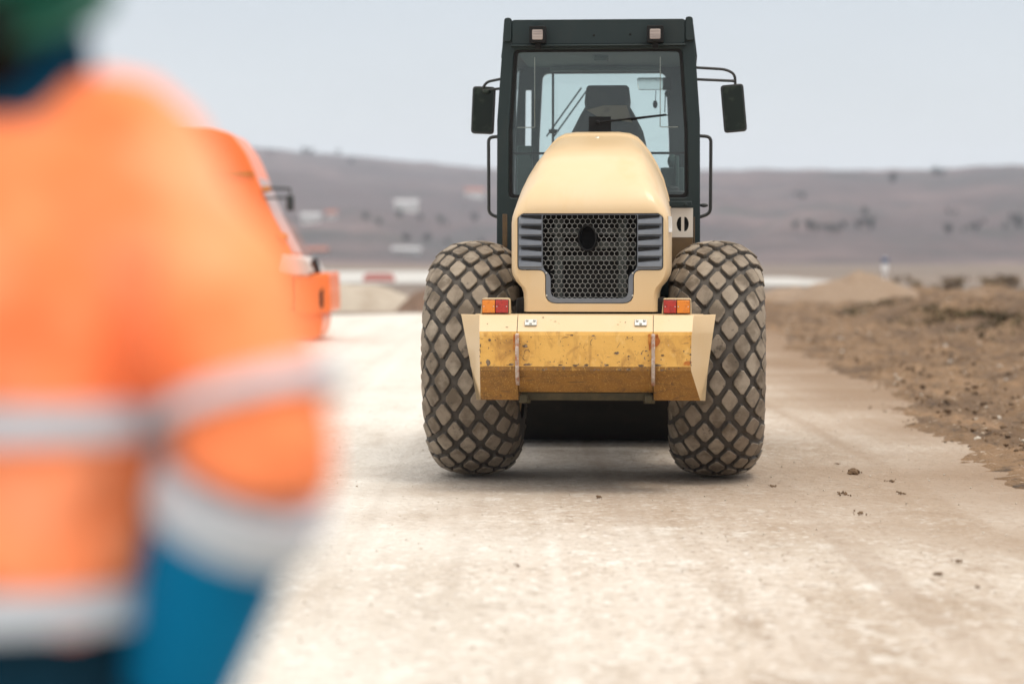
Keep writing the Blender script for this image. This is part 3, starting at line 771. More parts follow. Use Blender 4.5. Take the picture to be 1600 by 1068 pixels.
for i in range(26):
    patch(b, rnd.choice((-.657, .620)) + rnd.gauss(0, .003), rnd.uniform(.78, .97), blob(rnd.uniform(.001, .004), rnd.uniform(.002, .010), 7), -1.3241)
for i in range(70):
    patch(b, rnd.uniform(-.64, .61), .775 + .2 * rnd.random() ** 1.4, blob(rnd.uniform(.0015, .005), rnd.uniform(.0012, .004), 7), -1.3238)
b.obj('paint_chip', 'chip', bumper, angle=0)

# ---- tail lamps on their brackets
for s, x in ((-1, -.578), (1, .536)):
    b = MB(); b.prism(fillet2([(x - .092, 1.0925), (x + .092, 1.0925), (x + .088, 1.192), (x - .082, 1.192)], .012, 3), 'y', -1.155, -1.06)
    tlamp = b.obj('tail_light', 'paint', SC, bevel=.004)
    b = MB(); b.prism(fillet2([(x - .083, 1.098), (x + .083, 1.098), (x + .083, 1.185), (x - .083, 1.185)], .005, 2), 'y', -1.166, -1.153); b.obj('lamp_housing', 'black', tlamp)
    for k, (xa_, xb_) in enumerate(((x - .080, x - .002), (x + .002, x + .080))):
        amber = (k == 0) == (s < 0)
        b = MB(); b.prism([(xa_, 1.102), (xb_, 1.102), (xb_, 1.181), (xa_, 1.181)], 'y', -1.174, -1.162)
        b.obj('amber_lens' if amber else 'red_lens', 'lens_amber' if amber else 'lens_red', tlamp, bevel=.003)
    b = MB()
    for dx in (-.070, -.010, .010, .070): b.ellipsoid((x + dx, -1.174, 1.141), (.0035, .003, .0035), 8, 6)
    split(b.obj('screw', 'steel', tlamp))

# ---- cab
CY0, CY1 = .42, 2.0
def cab_hw(z): return float(np.interp(z, [.9, 1.6, 2.37, 3.0, 3.07], [.690, .690, .687, .643, .636]))
OUT = [(-cab_hw(z), z) for z in (.95, 1.6, 2.37, 2.72, 3.01)] + [(-.60, 3.042), (.60, 3.042)] + [(cab_hw(z), z) for z in (3.01, 2.72, 2.37, 1.6, .95)]
RWIN = fillet2([(-.608, 1.845), (-.606, 2.30), (-.570, 2.848), (.566, 2.848), (.604, 2.30), (.608, 1.845)], [.03, .01, .03, .03, .01, .03], 4)
b = MB(); b.plate(OUT, RWIN, CY0, CY0 + .09)
FOUT = [(x * .97, z) for x, z in OUT]
FWIN = fillet2([(-.50, 1.50), (-.49, 2.30), (-.465, 2.80), (.445, 2.80), (.47, 2.30), (.48, 1.50)], [.05, .01, .05, .05, .01, .05], 4)
b.plate(FOUT, [FWIN, [(-.598, 2.12), (-.592, 2.68), (-.548, 2.68), (-.550, 2.12)]], CY1 - .07, CY1)
for s in (-1, 1):                      # sills and pillars along the sides
    b.box((s * .66, (CY0 + CY1) / 2 + .01, 1.34), (.05, CY1 - CY0 - .16, .78))
    b.prism([(s * .664, 1.73), (s * .628, 1.73), (s * .600, 2.84), (s * .636, 2.84)], 'y', 1.12, 1.20)
    b.prism([(s * .668, 2.80), (s * .56, 2.86), (s * .56, 2.99), (s * .645, 2.99)], 'y', CY0 + .09, CY1 - .07)
b.box((0, (CY0 + CY1) / 2, .97), (1.3, CY1 - CY0 - .16, .06))
cab = b.obj('cab', 'cab', SC, bevel=.006)
b = MB()
b.prism(fillet2([(-.585, 2.88), (.585, 2.88), (.585, 3.048), (-.585, 3.048)], .02, 3), 'y', CY0 - .022, CY1 + .05)
for s in (-1, 1): b.prism(fillet2([(s * .587, 2.90), (s * .648, 2.90), (s * .636, 3.062), (s * .587, 3.062)], .02, 3), 'y', CY0 - .03, CY1 + .05)
b.box((0, CY0 - .02, 2.872), (1.18, .05, .014))
b.obj('roof', 'cab', cab, bevel=.005)
b = MB(); b.box((0, (CY0 + CY1) / 2, 2.865), (1.14, CY1 - CY0 - .18, .04)); b.box((0, .95, 2.83), (.10, .12, .04)); b.box((0, 1.8, 2.82), (.8, .1, .03)); b.obj('headliner', 'cab_in', cab, bevel=.006)
seal_in = [(x * .962, 1.845 + .022 + (z - 1.845) * .963) for x, z in RWIN]
b = MB(); b.plate([(x * .9985, z) for x, z in RWIN], seal_in, CY0 + .01, CY0 + .04); b.obj('window_seal', 'black', cab)
def pane(name, pts, y, th=.005):
    q = MB(); q.prism(pts, 'y', y, y + th); return q.obj(name, 'glass', cab, angle=0)
pane('rear_window', [(x * .985, 1.845 + .012 + (z - 1.845) * .98) for x, z in RWIN], CY0 + .028)
pane('windscreen', [(x * .99, z) for x, z in FWIN], CY1 - .04)
for s in (-1, 1):
    q = MB(); v = [q.v(p) for p in ((s * .655, CY0 + .09, 1.73), (s * .655, CY1 - .07, 1.73), (s * .615, CY1 - .07, 2.82), (s * .615, CY0 + .09, 2.82))]; q.face(v)
    q.obj('side_window', 'glass', cab, angle=0)
b = MB(); b.box((0, CY0 + .045, 2.148), (1.19, .016, .016)); b.obj('window_bar', 'black', cab)
b = MB()                                # thin rails on the glass
for x, s in ((-.435, -1), (.418, 1)):
    b.tube([(x, CY0 + .06, 2.80), (x + s * .0, CY0 + .06, 2.325), (x + s * .12, CY0 + .06, 2.325)], .0035, 6, .01)
split(b.obj('window_rail', 'white_panel', cab))
b = MB()                                # rear wiper
b.box((.01, CY0 + .05, 2.345), (.15, .05, .10)); b.tube([(-.005, CY0 - .002, 2.355), (.20, CY0 - .004, 2.378), (.46, CY0 - .002, 2.408)], [.008, .006, .004], 6)
b.tube([(.22, CY0 + .004, 2.372), (.47, CY0 + .004, 2.402)], .004, 6); b.ellipsoid((-.005, CY0 - .004, 2.355), (.016, .012, .016), 10, 6)
b.obj('rear_wiper', 'black', cab)
b = MB()                                # front wipers seen through the cab
for x in (-.34, -.285): b.tube([(x - .10, CY1 + .02, 2.34), (x + .16, CY1 + .02, 2.70)], .007, 6)
split(b.obj('front_wiper', 'black', cab))
b = MB(); b.tube([(-.375, 1.7, 1.2), (-.375, 1.7, 2.78)], .009, 8); b.box((-.375, 1.7, 2.36), (.06, .03, .03)); b.obj('grab_pole', 'tube', cab)
b = MB()                                # seat
def rsec(hw, hd, y, z, n=5): return [(p[0], y + p[1], z) for p in fillet2([(-hw, -hd), (hw, -hd), (hw, hd), (-hw, hd)], min(hw, hd) * .7, n)]
cxs = .045
b.rings([[(p[0] + cxs, p[1], p[2]) for p in rsec(*q)] for q in ((.28, .10, .98, 1.75), (.30, .10, .98, 1.95), (.29, .09, 1.0, 2.15), (.25, .08, 1.01, 2.32), (.19, .07, 1.02, 2.44), (.16, .065, 1.02, 2.49))])
b.rings([[(p[0] + cxs, p[1], p[2]) for p in rsec(*q)] for q in ((.158, .06, 1.02, 2.492), (.162, .065, 1.03, 2.53), (.150, .06, 1.04, 2.63), (.135, .05, 1.04, 2.645))])
b.box((cxs, 1.22, 1.70), (.52, .52, .16))
seat = b.obj('seat', 'seat', cab, bevel=.0)
b = MB(); b.prism([(-.10, 2.47), (.02, 2.50), (.18, 2.50), (.22, 2.38), (.12, 2.40), (-.02, 2.42)], 'y', .925, .94); b.obj('seat_patch', 'seat_tan', cab)
b = MB()                                # dashboard, steering wheel, levers
b.box((0, 1.78, 1.68), (1.1, .26, .34)); b.box((-.48, 1.1, 1.72), (.18, .7, .34)); b.box((.50, 1.1, 1.66), (.20, .7, .26)); b.box((-.52, .75, 2.0), (.10, .16, .42))
b.tube([(.47, .9, 1.75), (.465, .9, 1.98), (.50, .92, 2.1)], .016, 8); b.ellipsoid((.50, .92, 2.11), (.035, .035, .05), 10, 8)
b.box((.50, .80, 1.95), (.16, .12, .22)); b.tube([(.53, .72, 1.80), (.53, .72, 2.14)], .018, 8)
b.obj('console', 'cab_in', cab, bevel=.01)
b = MB(); b.tube([(-.05 + .20 * math.cos(2 * math.pi * k / 24), 1.5 + .08 * math.sin(2 * math.pi * k / 24), 2.02 + .17 * math.sin(2 * math.pi * k / 24)) for k in range(25)], .016, 8); b.tube([(-.05, 1.7, 1.8), (-.05, 1.5, 2.02)], .025, 8); b.obj('steering_wheel', 'black', cab)
b = MB(); b.ellipsoid((.50, .60, 1.885), (.10, .06, .02), 16, 6); b.ellipsoid((.50, .60, 1.91), (.05, .04, .02), 12, 6); b.obj('warning_dome', 'radpost', cab)
b = MB(); b.prism(fillet2([(.245, 2.665), (.43, 2.665), (.43, 2.755), (.235, 2.755)], .02, 3), 'y', 1.78, 1.80); im = b.obj('inside_mirror', 'mirror_glass', cab, bevel=.004)
b = MB(); b.box((.455, 1.80, 2.71), (.06, .05, .09)); b.tube([(.445, 1.79, 2.66), (.44, 1.79, 2.50)], .004, 6); b.tube([(.47, 1.79, 2.66), (.475, 1.79, 2.49)], .004, 6)
b.ellipsoid((.37, 1.78, 2.56), (.018, .01, .03), 8, 6); b.tube([(.375, 1.78, 2.66), (.37, 1.78, 2.56)], .003, 6); b.ellipsoid((.475, 1.78, 2.51), (.012, .01, .03), 8, 6); b.ellipsoid((.462, 1.78, 2.635), (.025, .015, .025), 8, 6)
b.obj('hanging_charm', 'black', cab)
for x in (-.405, .385):                  # work lamps
    b = MB(); b.prism(fillet2([(x - .056, 2.885), (x + .056, 2.885), (x + .056, 2.995), (x - .056, 2.995)], .008, 3), 'y', CY0 - .13, CY0 - .035)
    b.box((x, CY0 - .06, 2.87), (.04, .04, .05))
    lamp = b.obj('work_lamp', 'black', SC, bevel=.004)
    b = MB(); b.prism(fillet2([(x - .036, 2.903), (x + .036, 2.903), (x + .036, 2.970), (x - .036, 2.970)], .01, 3), 'y', CY0 - .136, CY0 - .126); b.obj('lens', 'lens_clear', lamp, bevel=.003)
b = MB(); b.tube([(0, 0, 0), (0, 0, .05)], .012, 8); bc = b
b.ellipsoid((0, 0, .02), (.065, .065, .065), 16, 8, z0=0.0)
b.obj('beacon', 'lens_amber', SC, (.42, .75, 2.995))
b = MB()
for x, z in ((-.03, 2.94), (.215, 2.945)): b.ellipsoid((x, CY0 - .022, z), (.008, .006, .008), 8, 6)
split(b.obj('roof_bolt', 'black', cab))
# mirrors, handrails
def mirror(s, mcx, mcz, arm_pts, tilt, ribs):
    q = MB()
    for p in arm_pts: q.tube(p, .0095, 8, .05)
    arm = q.obj('mirror_arm', 'tube', SC)
    q = MB(); q.prism(fillet2([(-.078, -.162), (.078, -.162), (.078, .162), (-.078, .162)], .025, 4), 'y', -.02, .045)
    mh = q.obj('mirror', 'tube', SC, (mcx, .62, mcz), (0, R(tilt), R(0)), bevel=.006)
    q = MB(); q.prism(fillet2([(-.066, -.150), (.066, -.150), (.066, .150), (-.066, .150)], .02, 4), 'y', -.024, -.018)
    if ribs:
        for z in (-.10, -.01, .075): q.box((0, -.026, z), (.10, .012, .012))
        q.ellipsoid((.02, -.026, .125), (.03, .01, .018), 10, 6)
    q.obj('mirror_glass', 'mirror', mh)
mirror(-1, -.798, 2.452, [[(-.66, .6, 2.667), (-.77, .6, 2.645), (-.80, .6, 2.605), (-.805, .62, 2.55)], [(-.665, .6, 2.60), (-.80, .6, 2.585)]], 2.5, True)
mirror(1, .918, 2.458, [[(.65, .6, 2.735), (.86, .6, 2.722), (.925, .6, 2.69), (.93, .62, 2.57)], [(.66, .6, 2.655), (.925, .6, 2.642)]], -5, False)
for s, xo in ((-1, -.752), (1, .762)):
    q = MB(); q.tube([(s * .685, .50, 2.265), (xo, .50, 2.26), (xo - s * .002, .50, 1.74), (s * .685, .50, 1.715)], .0115, 8, .05)
    if s > 0: q.ellipsoid((.715, .50, 1.795), (.03, .014, .014), 10, 6)
    q.obj('handrail', 'tube', SC)
# guard panel with the two half-oval holes, right of the hood
b = MB(); gx, gz = .572, 1.662; gw = .068
def half(s):
    pts = [(gx + s * .010, gz - .048), (gx + s * .010, gz + .048)]
    pts += [(gx + s * (.010 + .030 * math.sin(R(a))), gz + .050 * math.cos(R(a))) for a in (25, 50, 75, 90, 105, 130, 155)]
    return pts
OX = [(gx - .085, 1.575), (gx + .068, 1.575), (gx + .068, 1.768), (gx - .085, 1.768)]
mid = [(gx, 1.575), (gx, 1.768)]
b.plate([(gx - .085, 1.575), (gx, 1.575), (gx, 1.768), (gx - .085, 1.768)], half(-1)[::-1], .05, .06)
b.plate([(gx + .0, 1.575), (gx + .068, 1.575), (gx + .068, 1.768), (gx, 1.768)], half(1), .05, .06)
guard = b.obj('exhaust_guard', 'white_panel', SC, angle=20)
b = MB(); b.box((gx - .005, .10, 1.67), (.14, .04, .19)); b.obj('guard_back', 'black', guard)
b = MB(); b.box((gx - .008, .065, 1.49), (.150, .03, .168)); b.box((gx + .075, .12, 1.58), (.012, .02, .26)); b.box((-.615, .15, 1.62), (.03, .04, .22)); split(b.obj('guard_base', 'mud', guard, bevel=.003))
b = MB(); b.box((gx - .02, .06, 1.795), (.16, .06, .035)); b.box((gx + .02, .02, 1.79), (.02, .02, .02)); b.obj('guard_cap', 'cab', guard, bevel=.004)
b = MB()                                # fuel and platform boxes beside the hood, behind the tyres
for s in (-1, 1): b.box((s * .60, .42 + .26, 1.12), (.16, .5, .5)); b.box((s * .585, -.05, 1.32), (.10, .5, .10))
split(b.obj('platform', 'mud', SC, bevel=.01))

# ------------------------------------------------------------------ the worker in the foreground
def remeshed(name, mb, material, voxel, parent=None, smooth=6, folds=0):
    o = mb.obj(name, material, parent, angle=0)
    rm = o.modifiers.new('remesh', 'REMESH'); rm.mode = 'VOXEL'; rm.voxel_size = voxel
    sm = o.modifiers.new('smooth', 'SMOOTH'); sm.factor = .5; sm.iterations = smooth
    dg = bpy.context.evaluated_depsgraph_get()
    me = bpy.data.meshes.new_from_object(o.evaluated_get(dg)); o.modifiers.clear()
    me.polygons.foreach_set('use_smooth', [True] * len(me.polygons))
    if not me.materials: me.materials.append(M[material])
    if folds:                           # creases of the cloth
        me.update(); nr = [v.normal.copy() for v in me.vertices]
        for v, n_ in zip(me.vertices, nr):
            c = v.co
            v.co = c + n_ * folds * (noise.noise((c.x * 11, c.y * 11, c.z * 6)) + .5 * noise.noise((c.x * 24 + c.z * 9, c.y * 24, c.z * 13)))
    o.data = me
    return o
WY = 2.75
BX = -.600
def ering(z, rx, ry, cx=0, cy=0, n=28): return [(BX + cx + rx * math.cos(2 * math.pi * k / n), WY + cy + ry * math.sin(2 * math.pi * k / n), z) for k in range(n)]
ARM = [(205, 230, .084, 2.76), (250, 310, .086, 2.73), (298, 410, .088, 2.70), (350, 520, .090, 2.67), (386, 610, .095, 2.65), (402, 680, .096, 2.64), (382, 760, .090, 2.64), (344, 850, .081, 2.66), (308, 960, .074, 2.70), (272, 1065, .066, 2.74)]
armR = [at(p[0], p[1], p[3]) for p in ARM]; radR = [p[2] for p in ARM]
def mirrored(p): return Vector((2 * BX - p.x, p.y, p.z))
armL = [mirrored(p) for p in armR]
def hand(mb, wrist, dirv, s):
    d = dirv.normalized(); side = Vector((0, 1, 0)); side = (side - d * side.dot(d)).normalized(); pn = d.cross(side)
    mb.tube([wrist - d * .06, wrist, wrist + d * .04, wrist + d * .085], [.030, .028, .036, .034], 10)
    for k, (o_, l_) in enumerate(((-.030, .068), (-.010, .078), (.010, .073), (.029, .058))):
        a = wrist + d * .08 + side * o_
        mb.tube([a - d * .02, a + d * l_ * .45 + pn * s * .004, a + d * l_ * .8 + pn * s * .016, a + d * l_ + pn * s * .028], [.0095, .009, .008, .006], 8)
    a = wrist + d * .03 - side * .0 + side * .03
    mb.tube([wrist + d * .02 + side * .02, a + d * .03 + side * .02, a + d * .06 + side * .03 + pn * s * .01], [.013, .011, .008], 8)
HC = Vector((-.588, 2.79, 1.765))
b = MB()
b.rings([ering(z, rx, ry) for z, rx, ry in ((.88, .15, .11), (1.0, .16, .115), (1.15, .15, .11), (1.35, .17, .12), (1.5, .17, .11), (1.58, .12, .085), (1.62, .06, .06))])
b.tube([(BX, WY + .01, 1.55), (BX + .005, WY + .02, 1.64), HC - Vector((0, 0, .03))], [.062, .058, .058], 14)
b.ellipsoid(HC + Vector((0, .01, .02)), (.078, .098, .115), 20, 14); b.ellipsoid(HC + Vector((0, .045, -.055)), (.058, .06, .065), 16, 10)
b.ellipsoid(HC + Vector((0, .108, -.01)), (.014, .022, .026), 10, 8)
b.ellipsoid(HC + Vector((0, .098, -.062)), (.026, .012, .008), 10, 6)
for s in (-1, 1):
    b.ellipsoid(HC + Vector((s * .079, .0, -.005)), (.012, .02, .032), 10, 8); b.ellipsoid(HC + Vector((s * .032, .094, .018)), (.013, .010, .008), 8, 6)
for arm, s in ((armR, 1), (armL, -1)):
    b.tube(arm, [max(.032, r * .5) for r in radR], 12)
    hand(b, arm[-1] + (arm[-1] - arm[-2]).normalized() * .03, arm[-1] - arm[-2], -s)
for s in (-1, 1):
    b.tube([(BX + s * .085, WY, .92), (BX + s * .095, WY + .01, .70), (BX + s * .10, WY + .0, .50), (BX + s * .10, WY - .02, .28), (BX + s * .105, WY - .02, .09)], [.085, .075, .055, .05, .038], 14)
    b.tube([(BX + s * .105, WY - .05, .04), (BX + s * .115, WY + .16, .03)], [.036, .032], 10)
person = remeshed('person', b, 'skin', .009, smooth=4)
tag(person, 'worker in orange reflective jacket and green hard hat, standing close with back turned', 'person')
person['category'] = 'person'
b = MB()
TS = ((1.036, .192, .150), (1.06, .196, .152), (1.15, .206, .150), (1.27, .222, .150), (1.40, .228, .148), (1.50, .222, .138), (1.565, .195, .118), (1.595, .150, .100), (1.615, .100, .085))
b.rings([ering(z, rx, ry) for z, rx, ry in TS])
for arm in (armR, armL):
    b.tube([Vector((BX + (arm[0].x - BX) * .45, WY, arm[0].z - .02))] + arm[:7], [.09] + radR[:7], 16)
for s in (-1, 1): b.ellipsoid((BX + s * .128, WY, 1.605), (.085, .080, .055), 16, 10)
jacket = remeshed('jacket', b, 'hivis', .011, person, 8, .018)
b = MB()
for arm in (armR, armL): b.tube([arm[6].lerp(arm[7], .55)] + arm[7:], [radR[6] * .45 + radR[7] * .55] + radR[7:], 18)
split(b.obj('sleeve', 'navy', person))
def trs(z): return float(np.interp(z, [t[0] for t in TS], [t[1] for t in TS])), float(np.interp(z, [t[0] for t in TS], [t[2] for t in TS]))
for z0, z1 in ((1.246, 1.290), (1.040, 1.088)):
    b = MB(); rs = []
    for z in np.linspace(z0, z1, 5):
        rx, ry = trs(z); rs.append(ering(z, rx + .017, ry + .017))
    b.rings(rs, cap=(False, False)); b.obj('reflective_band', 'band', person)
def arm_at(arm, f):
    i = min(int(f), len(arm) - 2); t = f - i; return arm[i].lerp(arm[i + 1], t), radR[i] * (1 - t) + radR[i + 1] * t
for arm in (armR, armL):
    for f0, f1 in ((3.98, 4.42), (5.95, 6.72)):
        b = MB(); pp = []; rr_ = []
        for f in np.linspace(f0, f1, 5):
            p, r = arm_at(arm, f); pp.append(p); rr_.append(r + .012)
        b.tube(pp, rr_, 20); b.obj('reflective_band', 'band', person)
b = MB(); b.rings([ering(z, r1, r2, .012, .01) for z, r1, r2 in ((1.59, .118, .100), (1.65, .112, .094), (1.70, .108, .090), (1.705, .102, .084), (1.66, .100, .082))], cap=(False, False)); b.obj('collar', 'navy_mid', person)
b = MB()
b.rings([ering(z, rx, ry) for z, rx, ry in ((.80, .165, .125), (.92, .178, .135), (1.05, .182, .140))])
for s in (-1, 1):
    b.tube([(BX + s * .085, WY, .92), (BX + s * .098, WY + .01, .68), (BX + s * .102, WY, .48), (BX + s * .104, WY - .02, .28), (BX + s * .106, WY - .02, .10)], [.105, .094, .078, .073, .075], 16)
remeshed('trousers', b, 'navy_dark', .012, person, 5, .008)
for s in (-1, 1):
    b = MB(); b.rings([[(BX + s * .108 + p[0], WY + .03 + p[1], z) for p in fillet2([(-hw, -.11), (hw, -.11), (hw, ln), (-hw, ln)], .045, 4)] for hw, ln, z in ((.056, .17, .002), (.058, .175, .03), (.054, .165, .06), (.052, .06, .10), (.050, .0, .16))])
    b.obj('boot', 'boot', person)
b = MB(); b.ellipsoid(HC + Vector((0, -.015, .012)), (.086, .098, .115), 20, 12); b.ellipsoid(at(-35, 70, 2.67), (.062, .055, .062), 16, 10); b.obj('hair', 'hair', person)
b = MB()                                # hard hat, tipped back: shell with a ridge and an all-round brim
prof_h = [(.128, .0), (.150, -.004), (.152, .004), (.126, .012), (.122, .05), (.108, .09), (.078, .12), (.04, .134), (.003, .138)]
b.rings([[Vector((r * .92 * math.cos(2 * math.pi * k / 32), r * 1.12 * math.sin(2 * math.pi * k / 32), z)) for k in range(32)] for r, z in prof_h], cap=(False, True))
b.box((0, 0, .13), (.03, .18, .022))
b.obj('hard_hat', 'helmet', person, HC + Vector((-.005, -.012, -.018)), (R(24), R(-9), R(18)))

# ------------------------------------------------------------------ orange vehicle beyond the worker
TR = empty('orange_truck', (-5.2, 42.0, 0), R(0), 'orange construction vehicle with sloping windscreen and black mirror, half hidden behind the worker\'s arm', 'construction vehicle')
def tx(px): return (px - 800) / 90.0 + 5.2
def tz(py): return 1.45 - (py - 400) / 90.0
D0, D1 = -1.0, 1.2
side_prof = [(235, 208), (340, 205), (372, 212), (395, 242), (409, 274), (432, 335), (462, 398), (464, 470), (455, 492), (235, 492)]
b = MB(); b.prism(fillet2([(tx(p[0]), tz(p[1])) for p in side_prof], .10, 3)[::-1], 'y', D0, D1); tcab = b.obj('cab', 'orange', TR, bevel=.03)
b = MB(); b.box(((tx(60) + tx(222)) / 2, (D0 + D1) / 2, 1.95), (tx(222) - tx(60), D1 - D0, 2.4)); b.obj('cargo_body', 'orange', TR, bevel=.06)
b = MB(); b.box(((tx(60) + tx(460)) / 2, (D0 + D1) / 2, .62), (tx(460) - tx(60), 1.0, .26)); b.obj('chassis', 'dark', TR)
b = MB(); b.prism([(tx(411.5), tz(280)), (tx(434.5), tz(337)), (tx(463), tz(395)), (tx(458), tz(395)), (tx(430), tz(337)), (tx(407), tz(280))], 'y', D0 + .15, D1 - .15); b.obj('windscreen', 'tglass', TR)
b = MB(); b.prism([(tx(330), tz(290)), (tx(396), tz(290)), (tx(416), tz(345)), (tx(424), tz(375)), (tx(330), tz(375))], 'y', D0 - .012, D0 + .02); b.obj('side_window', 'orange', TR)
b = MB(); b.prism([(tx(300), tz(272)), (tx(406), tz(272)), (tx(408), tz(278)), (tx(300), tz(278))], 'y', D0 - .03, D0 + .01); b.obj('trim_strip', 'rust_stain', TR)
b = MB(); b.prism(fillet2([(tx(448), tz(398)), (tx(486), tz(404)), (tx(500), tz(425)), (tx(470), tz(430)), (tx(440), tz(425))], .06, 4)[::-1], 'y', D0 - .10, D1 + .1); b.obj('fender', 'grey_paint', TR, bevel=.02)
b = MB(); b.prism(fillet2([(tx(466), tz(432)), (tx(522), tz(424)), (tx(524), tz(486)), (tx(486), tz(490)), (tx(466), tz(488))], .06, 4)[::-1], 'y', D0 - .05, D1 + .05); b.obj('front_bumper', 'orange', TR, bevel=.03)
b = MB(); b.prism(fillet2([(tx(440), tz(486)), (tx(510), tz(486)), (tx(508), tz(512)), (tx(500), tz(528)), (tx(440), tz(528))], .12, 4)[::-1], 'y', D0 + .05, D1 - .05); b.obj('lower_guard', 'orange', TR, bevel=.03)
b = MB(); b.prism([(tx(506), tz(455)), (tx(512), tz(448)), (tx(512), tz(478)), (tx(506), tz(478))], 'y', D0 - .07, D0); b.obj('bumper_slot', 'dark', TR)
b = MB(); b.ellipsoid((tx(498), D0 + .1, tz(424)), (.10, .12, .24), 14, 10); b.obj('headlight', 'black', TR)
b = MB(); b.tube([(tx(424), D0, tz(296)), (tx(463), D0 - .1, tz(298)), (tx(463), D0 - .1, tz(305))], .025, 8); b.tube([(tx(424), D0, tz(312)), (tx(463), D0 - .1, tz(311))], .02, 8); b.obj('mirror_arm', 'tube', TR)
b = MB(); b.box((tx(463), D0 - .12, tz(319)), (.13, .10, .28)); b.obj('mirror', 'tube', TR, bevel=.04)
b = MB(); b.box((tx(449), D0 - .02, tz(371)), (.18, .16, .12)); b.obj('side_lamp', 'rust_stain', TR, bevel=.03)
b = MB(); b.box((tx(426), D0 - .02, tz(298)), (.14, .12, .10)); b.obj('mirror_bracket', 'rust_stain', TR, bevel=.02)
for px_ in (390, 120):
    for yy in (D0 + .18, D1 - .18):
        q = MB(); q.rings([[(r * math.cos(2 * math.pi * k / 28), y, r * math.sin(2 * math.pi * k / 28)) for k in range(28)] for y, r in ((-.14, .30), (-.16, .44), (-.12, .50), (.12, .50), (.16, .44), (.14, .30))])
        tw = q.obj('wheel', 'groove', TR, (tx(px_), yy, .50))
        q = MB(); q.rings([[(r * math.cos(2 * math.pi * k / 20), y, r * math.sin(2 * math.pi * k / 20)) for k in range(20)] for y, r in ((-.15, .29), (-.10, .15), (.10, .15), (.15, .29))]); q.obj('rim', 'orange', tw)

# ------------------------------------------------------------------ heaps of earth and gravel
def heap(name, cx, cy, rx, ry, h, material, label, seed, sharp=1.0):
    rs = np.linspace(0, 1, 26); ths = np.linspace(0, 2 * math.pi, 64)
    T, Rr = np.meshgrid(ths, rs)
    wob = 1 + .22 * (fbm(np.cos(T) * 1.5 + seed, np.sin(T) * 1.5 + seed, 3) - .5) * 2
    X = cx + rx * Rr * np.cos(T) * wob; Y = cy + ry * Rr * np.sin(T) * wob
    base = (1 - Rr ** sharp) if sharp <= 1.2 else (1 - Rr ** 2) ** 1.3
    Z = h * base * (.75 + .5 * fbm(X * .8 + seed, Y * .5, 3)) + (fbm(X * 3 + seed, Y * 3, 3) - .5) * .12 * np.minimum(1, (1 - Rr) * 5) - .08
    X[:, -1] = X[:, 0]; Y[:, -1] = Y[:, 0]; Z[:, -1] = Z[:, 0]
    o = grid_obj(name, X - cx, Y - cy, Z, material); o.location = (cx, cy, 0)
    return tag(o, label, 'heap')
heap('earth_heap', 10.2, 71, 2.9, 2.6, 1.12, 'sandheap', 'tall pointed tan earth heap standing beyond the brown soil right of the roller', 1.0)
heap('earth_heap', 8.6, 74, 1.8, 2.4, .62, 'sandheap', 'low tan earth heap leaning on the left flank of the tall pointed heap', 5.0, 2)
heap('earth_heap', 13.2, 74, 3.0, 2.4, .52, 'sandheap', 'low wide tan earth heap trailing off the right flank of the tall pointed heap', 8.0, 2)
heap('gravel_heap', -4.6, 68, 2.7, 2.0, .80, 'gravel', 'long low grey gravel heap between the orange vehicle and the left tyre', 3.0, 2)
heap('gravel_heap', -9.6, 69, 3.6, 2.0, .95, 'gravel', 'grey gravel heap hidden mostly behind the orange vehicle', 6.0, 2)
heap('earth_heap', -2.3, 66.5, 1.0, 1.2, .62, 'darkheap', 'small dark brown earth heap just left of the left tyre', 9.0, 2)

# ------------------------------------------------------------------ far things: houses, trees, shrubs, barrier, marker
def house(px, py, wd, dp, ht, roof_m, label, rz=0):
    p = hz(px, py); k_ = p.y / FPX; wd, dp, ht = wd * k_, dp * k_, ht * k_
    e = empty('house', (p.x, p.y, p.z - .5), rz, label, 'house')
    q = MB(); q.prism([(-wd / 2, 0), (wd / 2, 0), (wd / 2, ht), (-wd / 2, ht)], 'y', -dp / 2, dp / 2)
    q.prism([(-dp / 2 + .0, ht + .02), (dp / 2, ht + .02), (0, ht * 1.3)], 'x', -wd / 2, wd / 2)
    q.obj('wall', 'plaster', e)
    q = MB()
    for s in (-1, 1):
        q.prism([(s * (dp / 2 + .5), ht - .15), (0, ht * 1.3 + .1), (0, ht * 1.3 + .4), (s * (dp / 2 + .5), ht + .2)], 'x', -wd / 2 - .5, wd / 2 + .5)
    q.obj('roof', roof_m, e)
    for k in range(max(2, int(wd / 3.5))):
        q = MB(); q.box((-wd / 2 + (k + .5) * wd / max(2, int(wd / 3.5)), -dp / 2 - .02, ht * .55), (wd * .08, .12, ht * .22)); q.obj('window', 'pane', e)
house(634, 331, 34, 20, 14, 'greyroof', 'white house with pale roof high on the left hillside')
house(740, 310, 28, 20, 12, 'rooftile', 'white house with red roof on the hillside just left of the cab')
house(486, 350, 28, 20, 13, 'greyroof', 'white house low on the left hillside, nearest the orange vehicle')
house(520, 347, 14, 12, 10, 'rooftile', 'small white house with red roof beside another white house on the left hillside')
house(640, 398, 40, 18, 8, 'greyroof', 'long low white building at the foot of the left hill')
house(496, 398, 26, 18, 9, 'rooftile', 'low white building behind the bonnet of the orange vehicle')

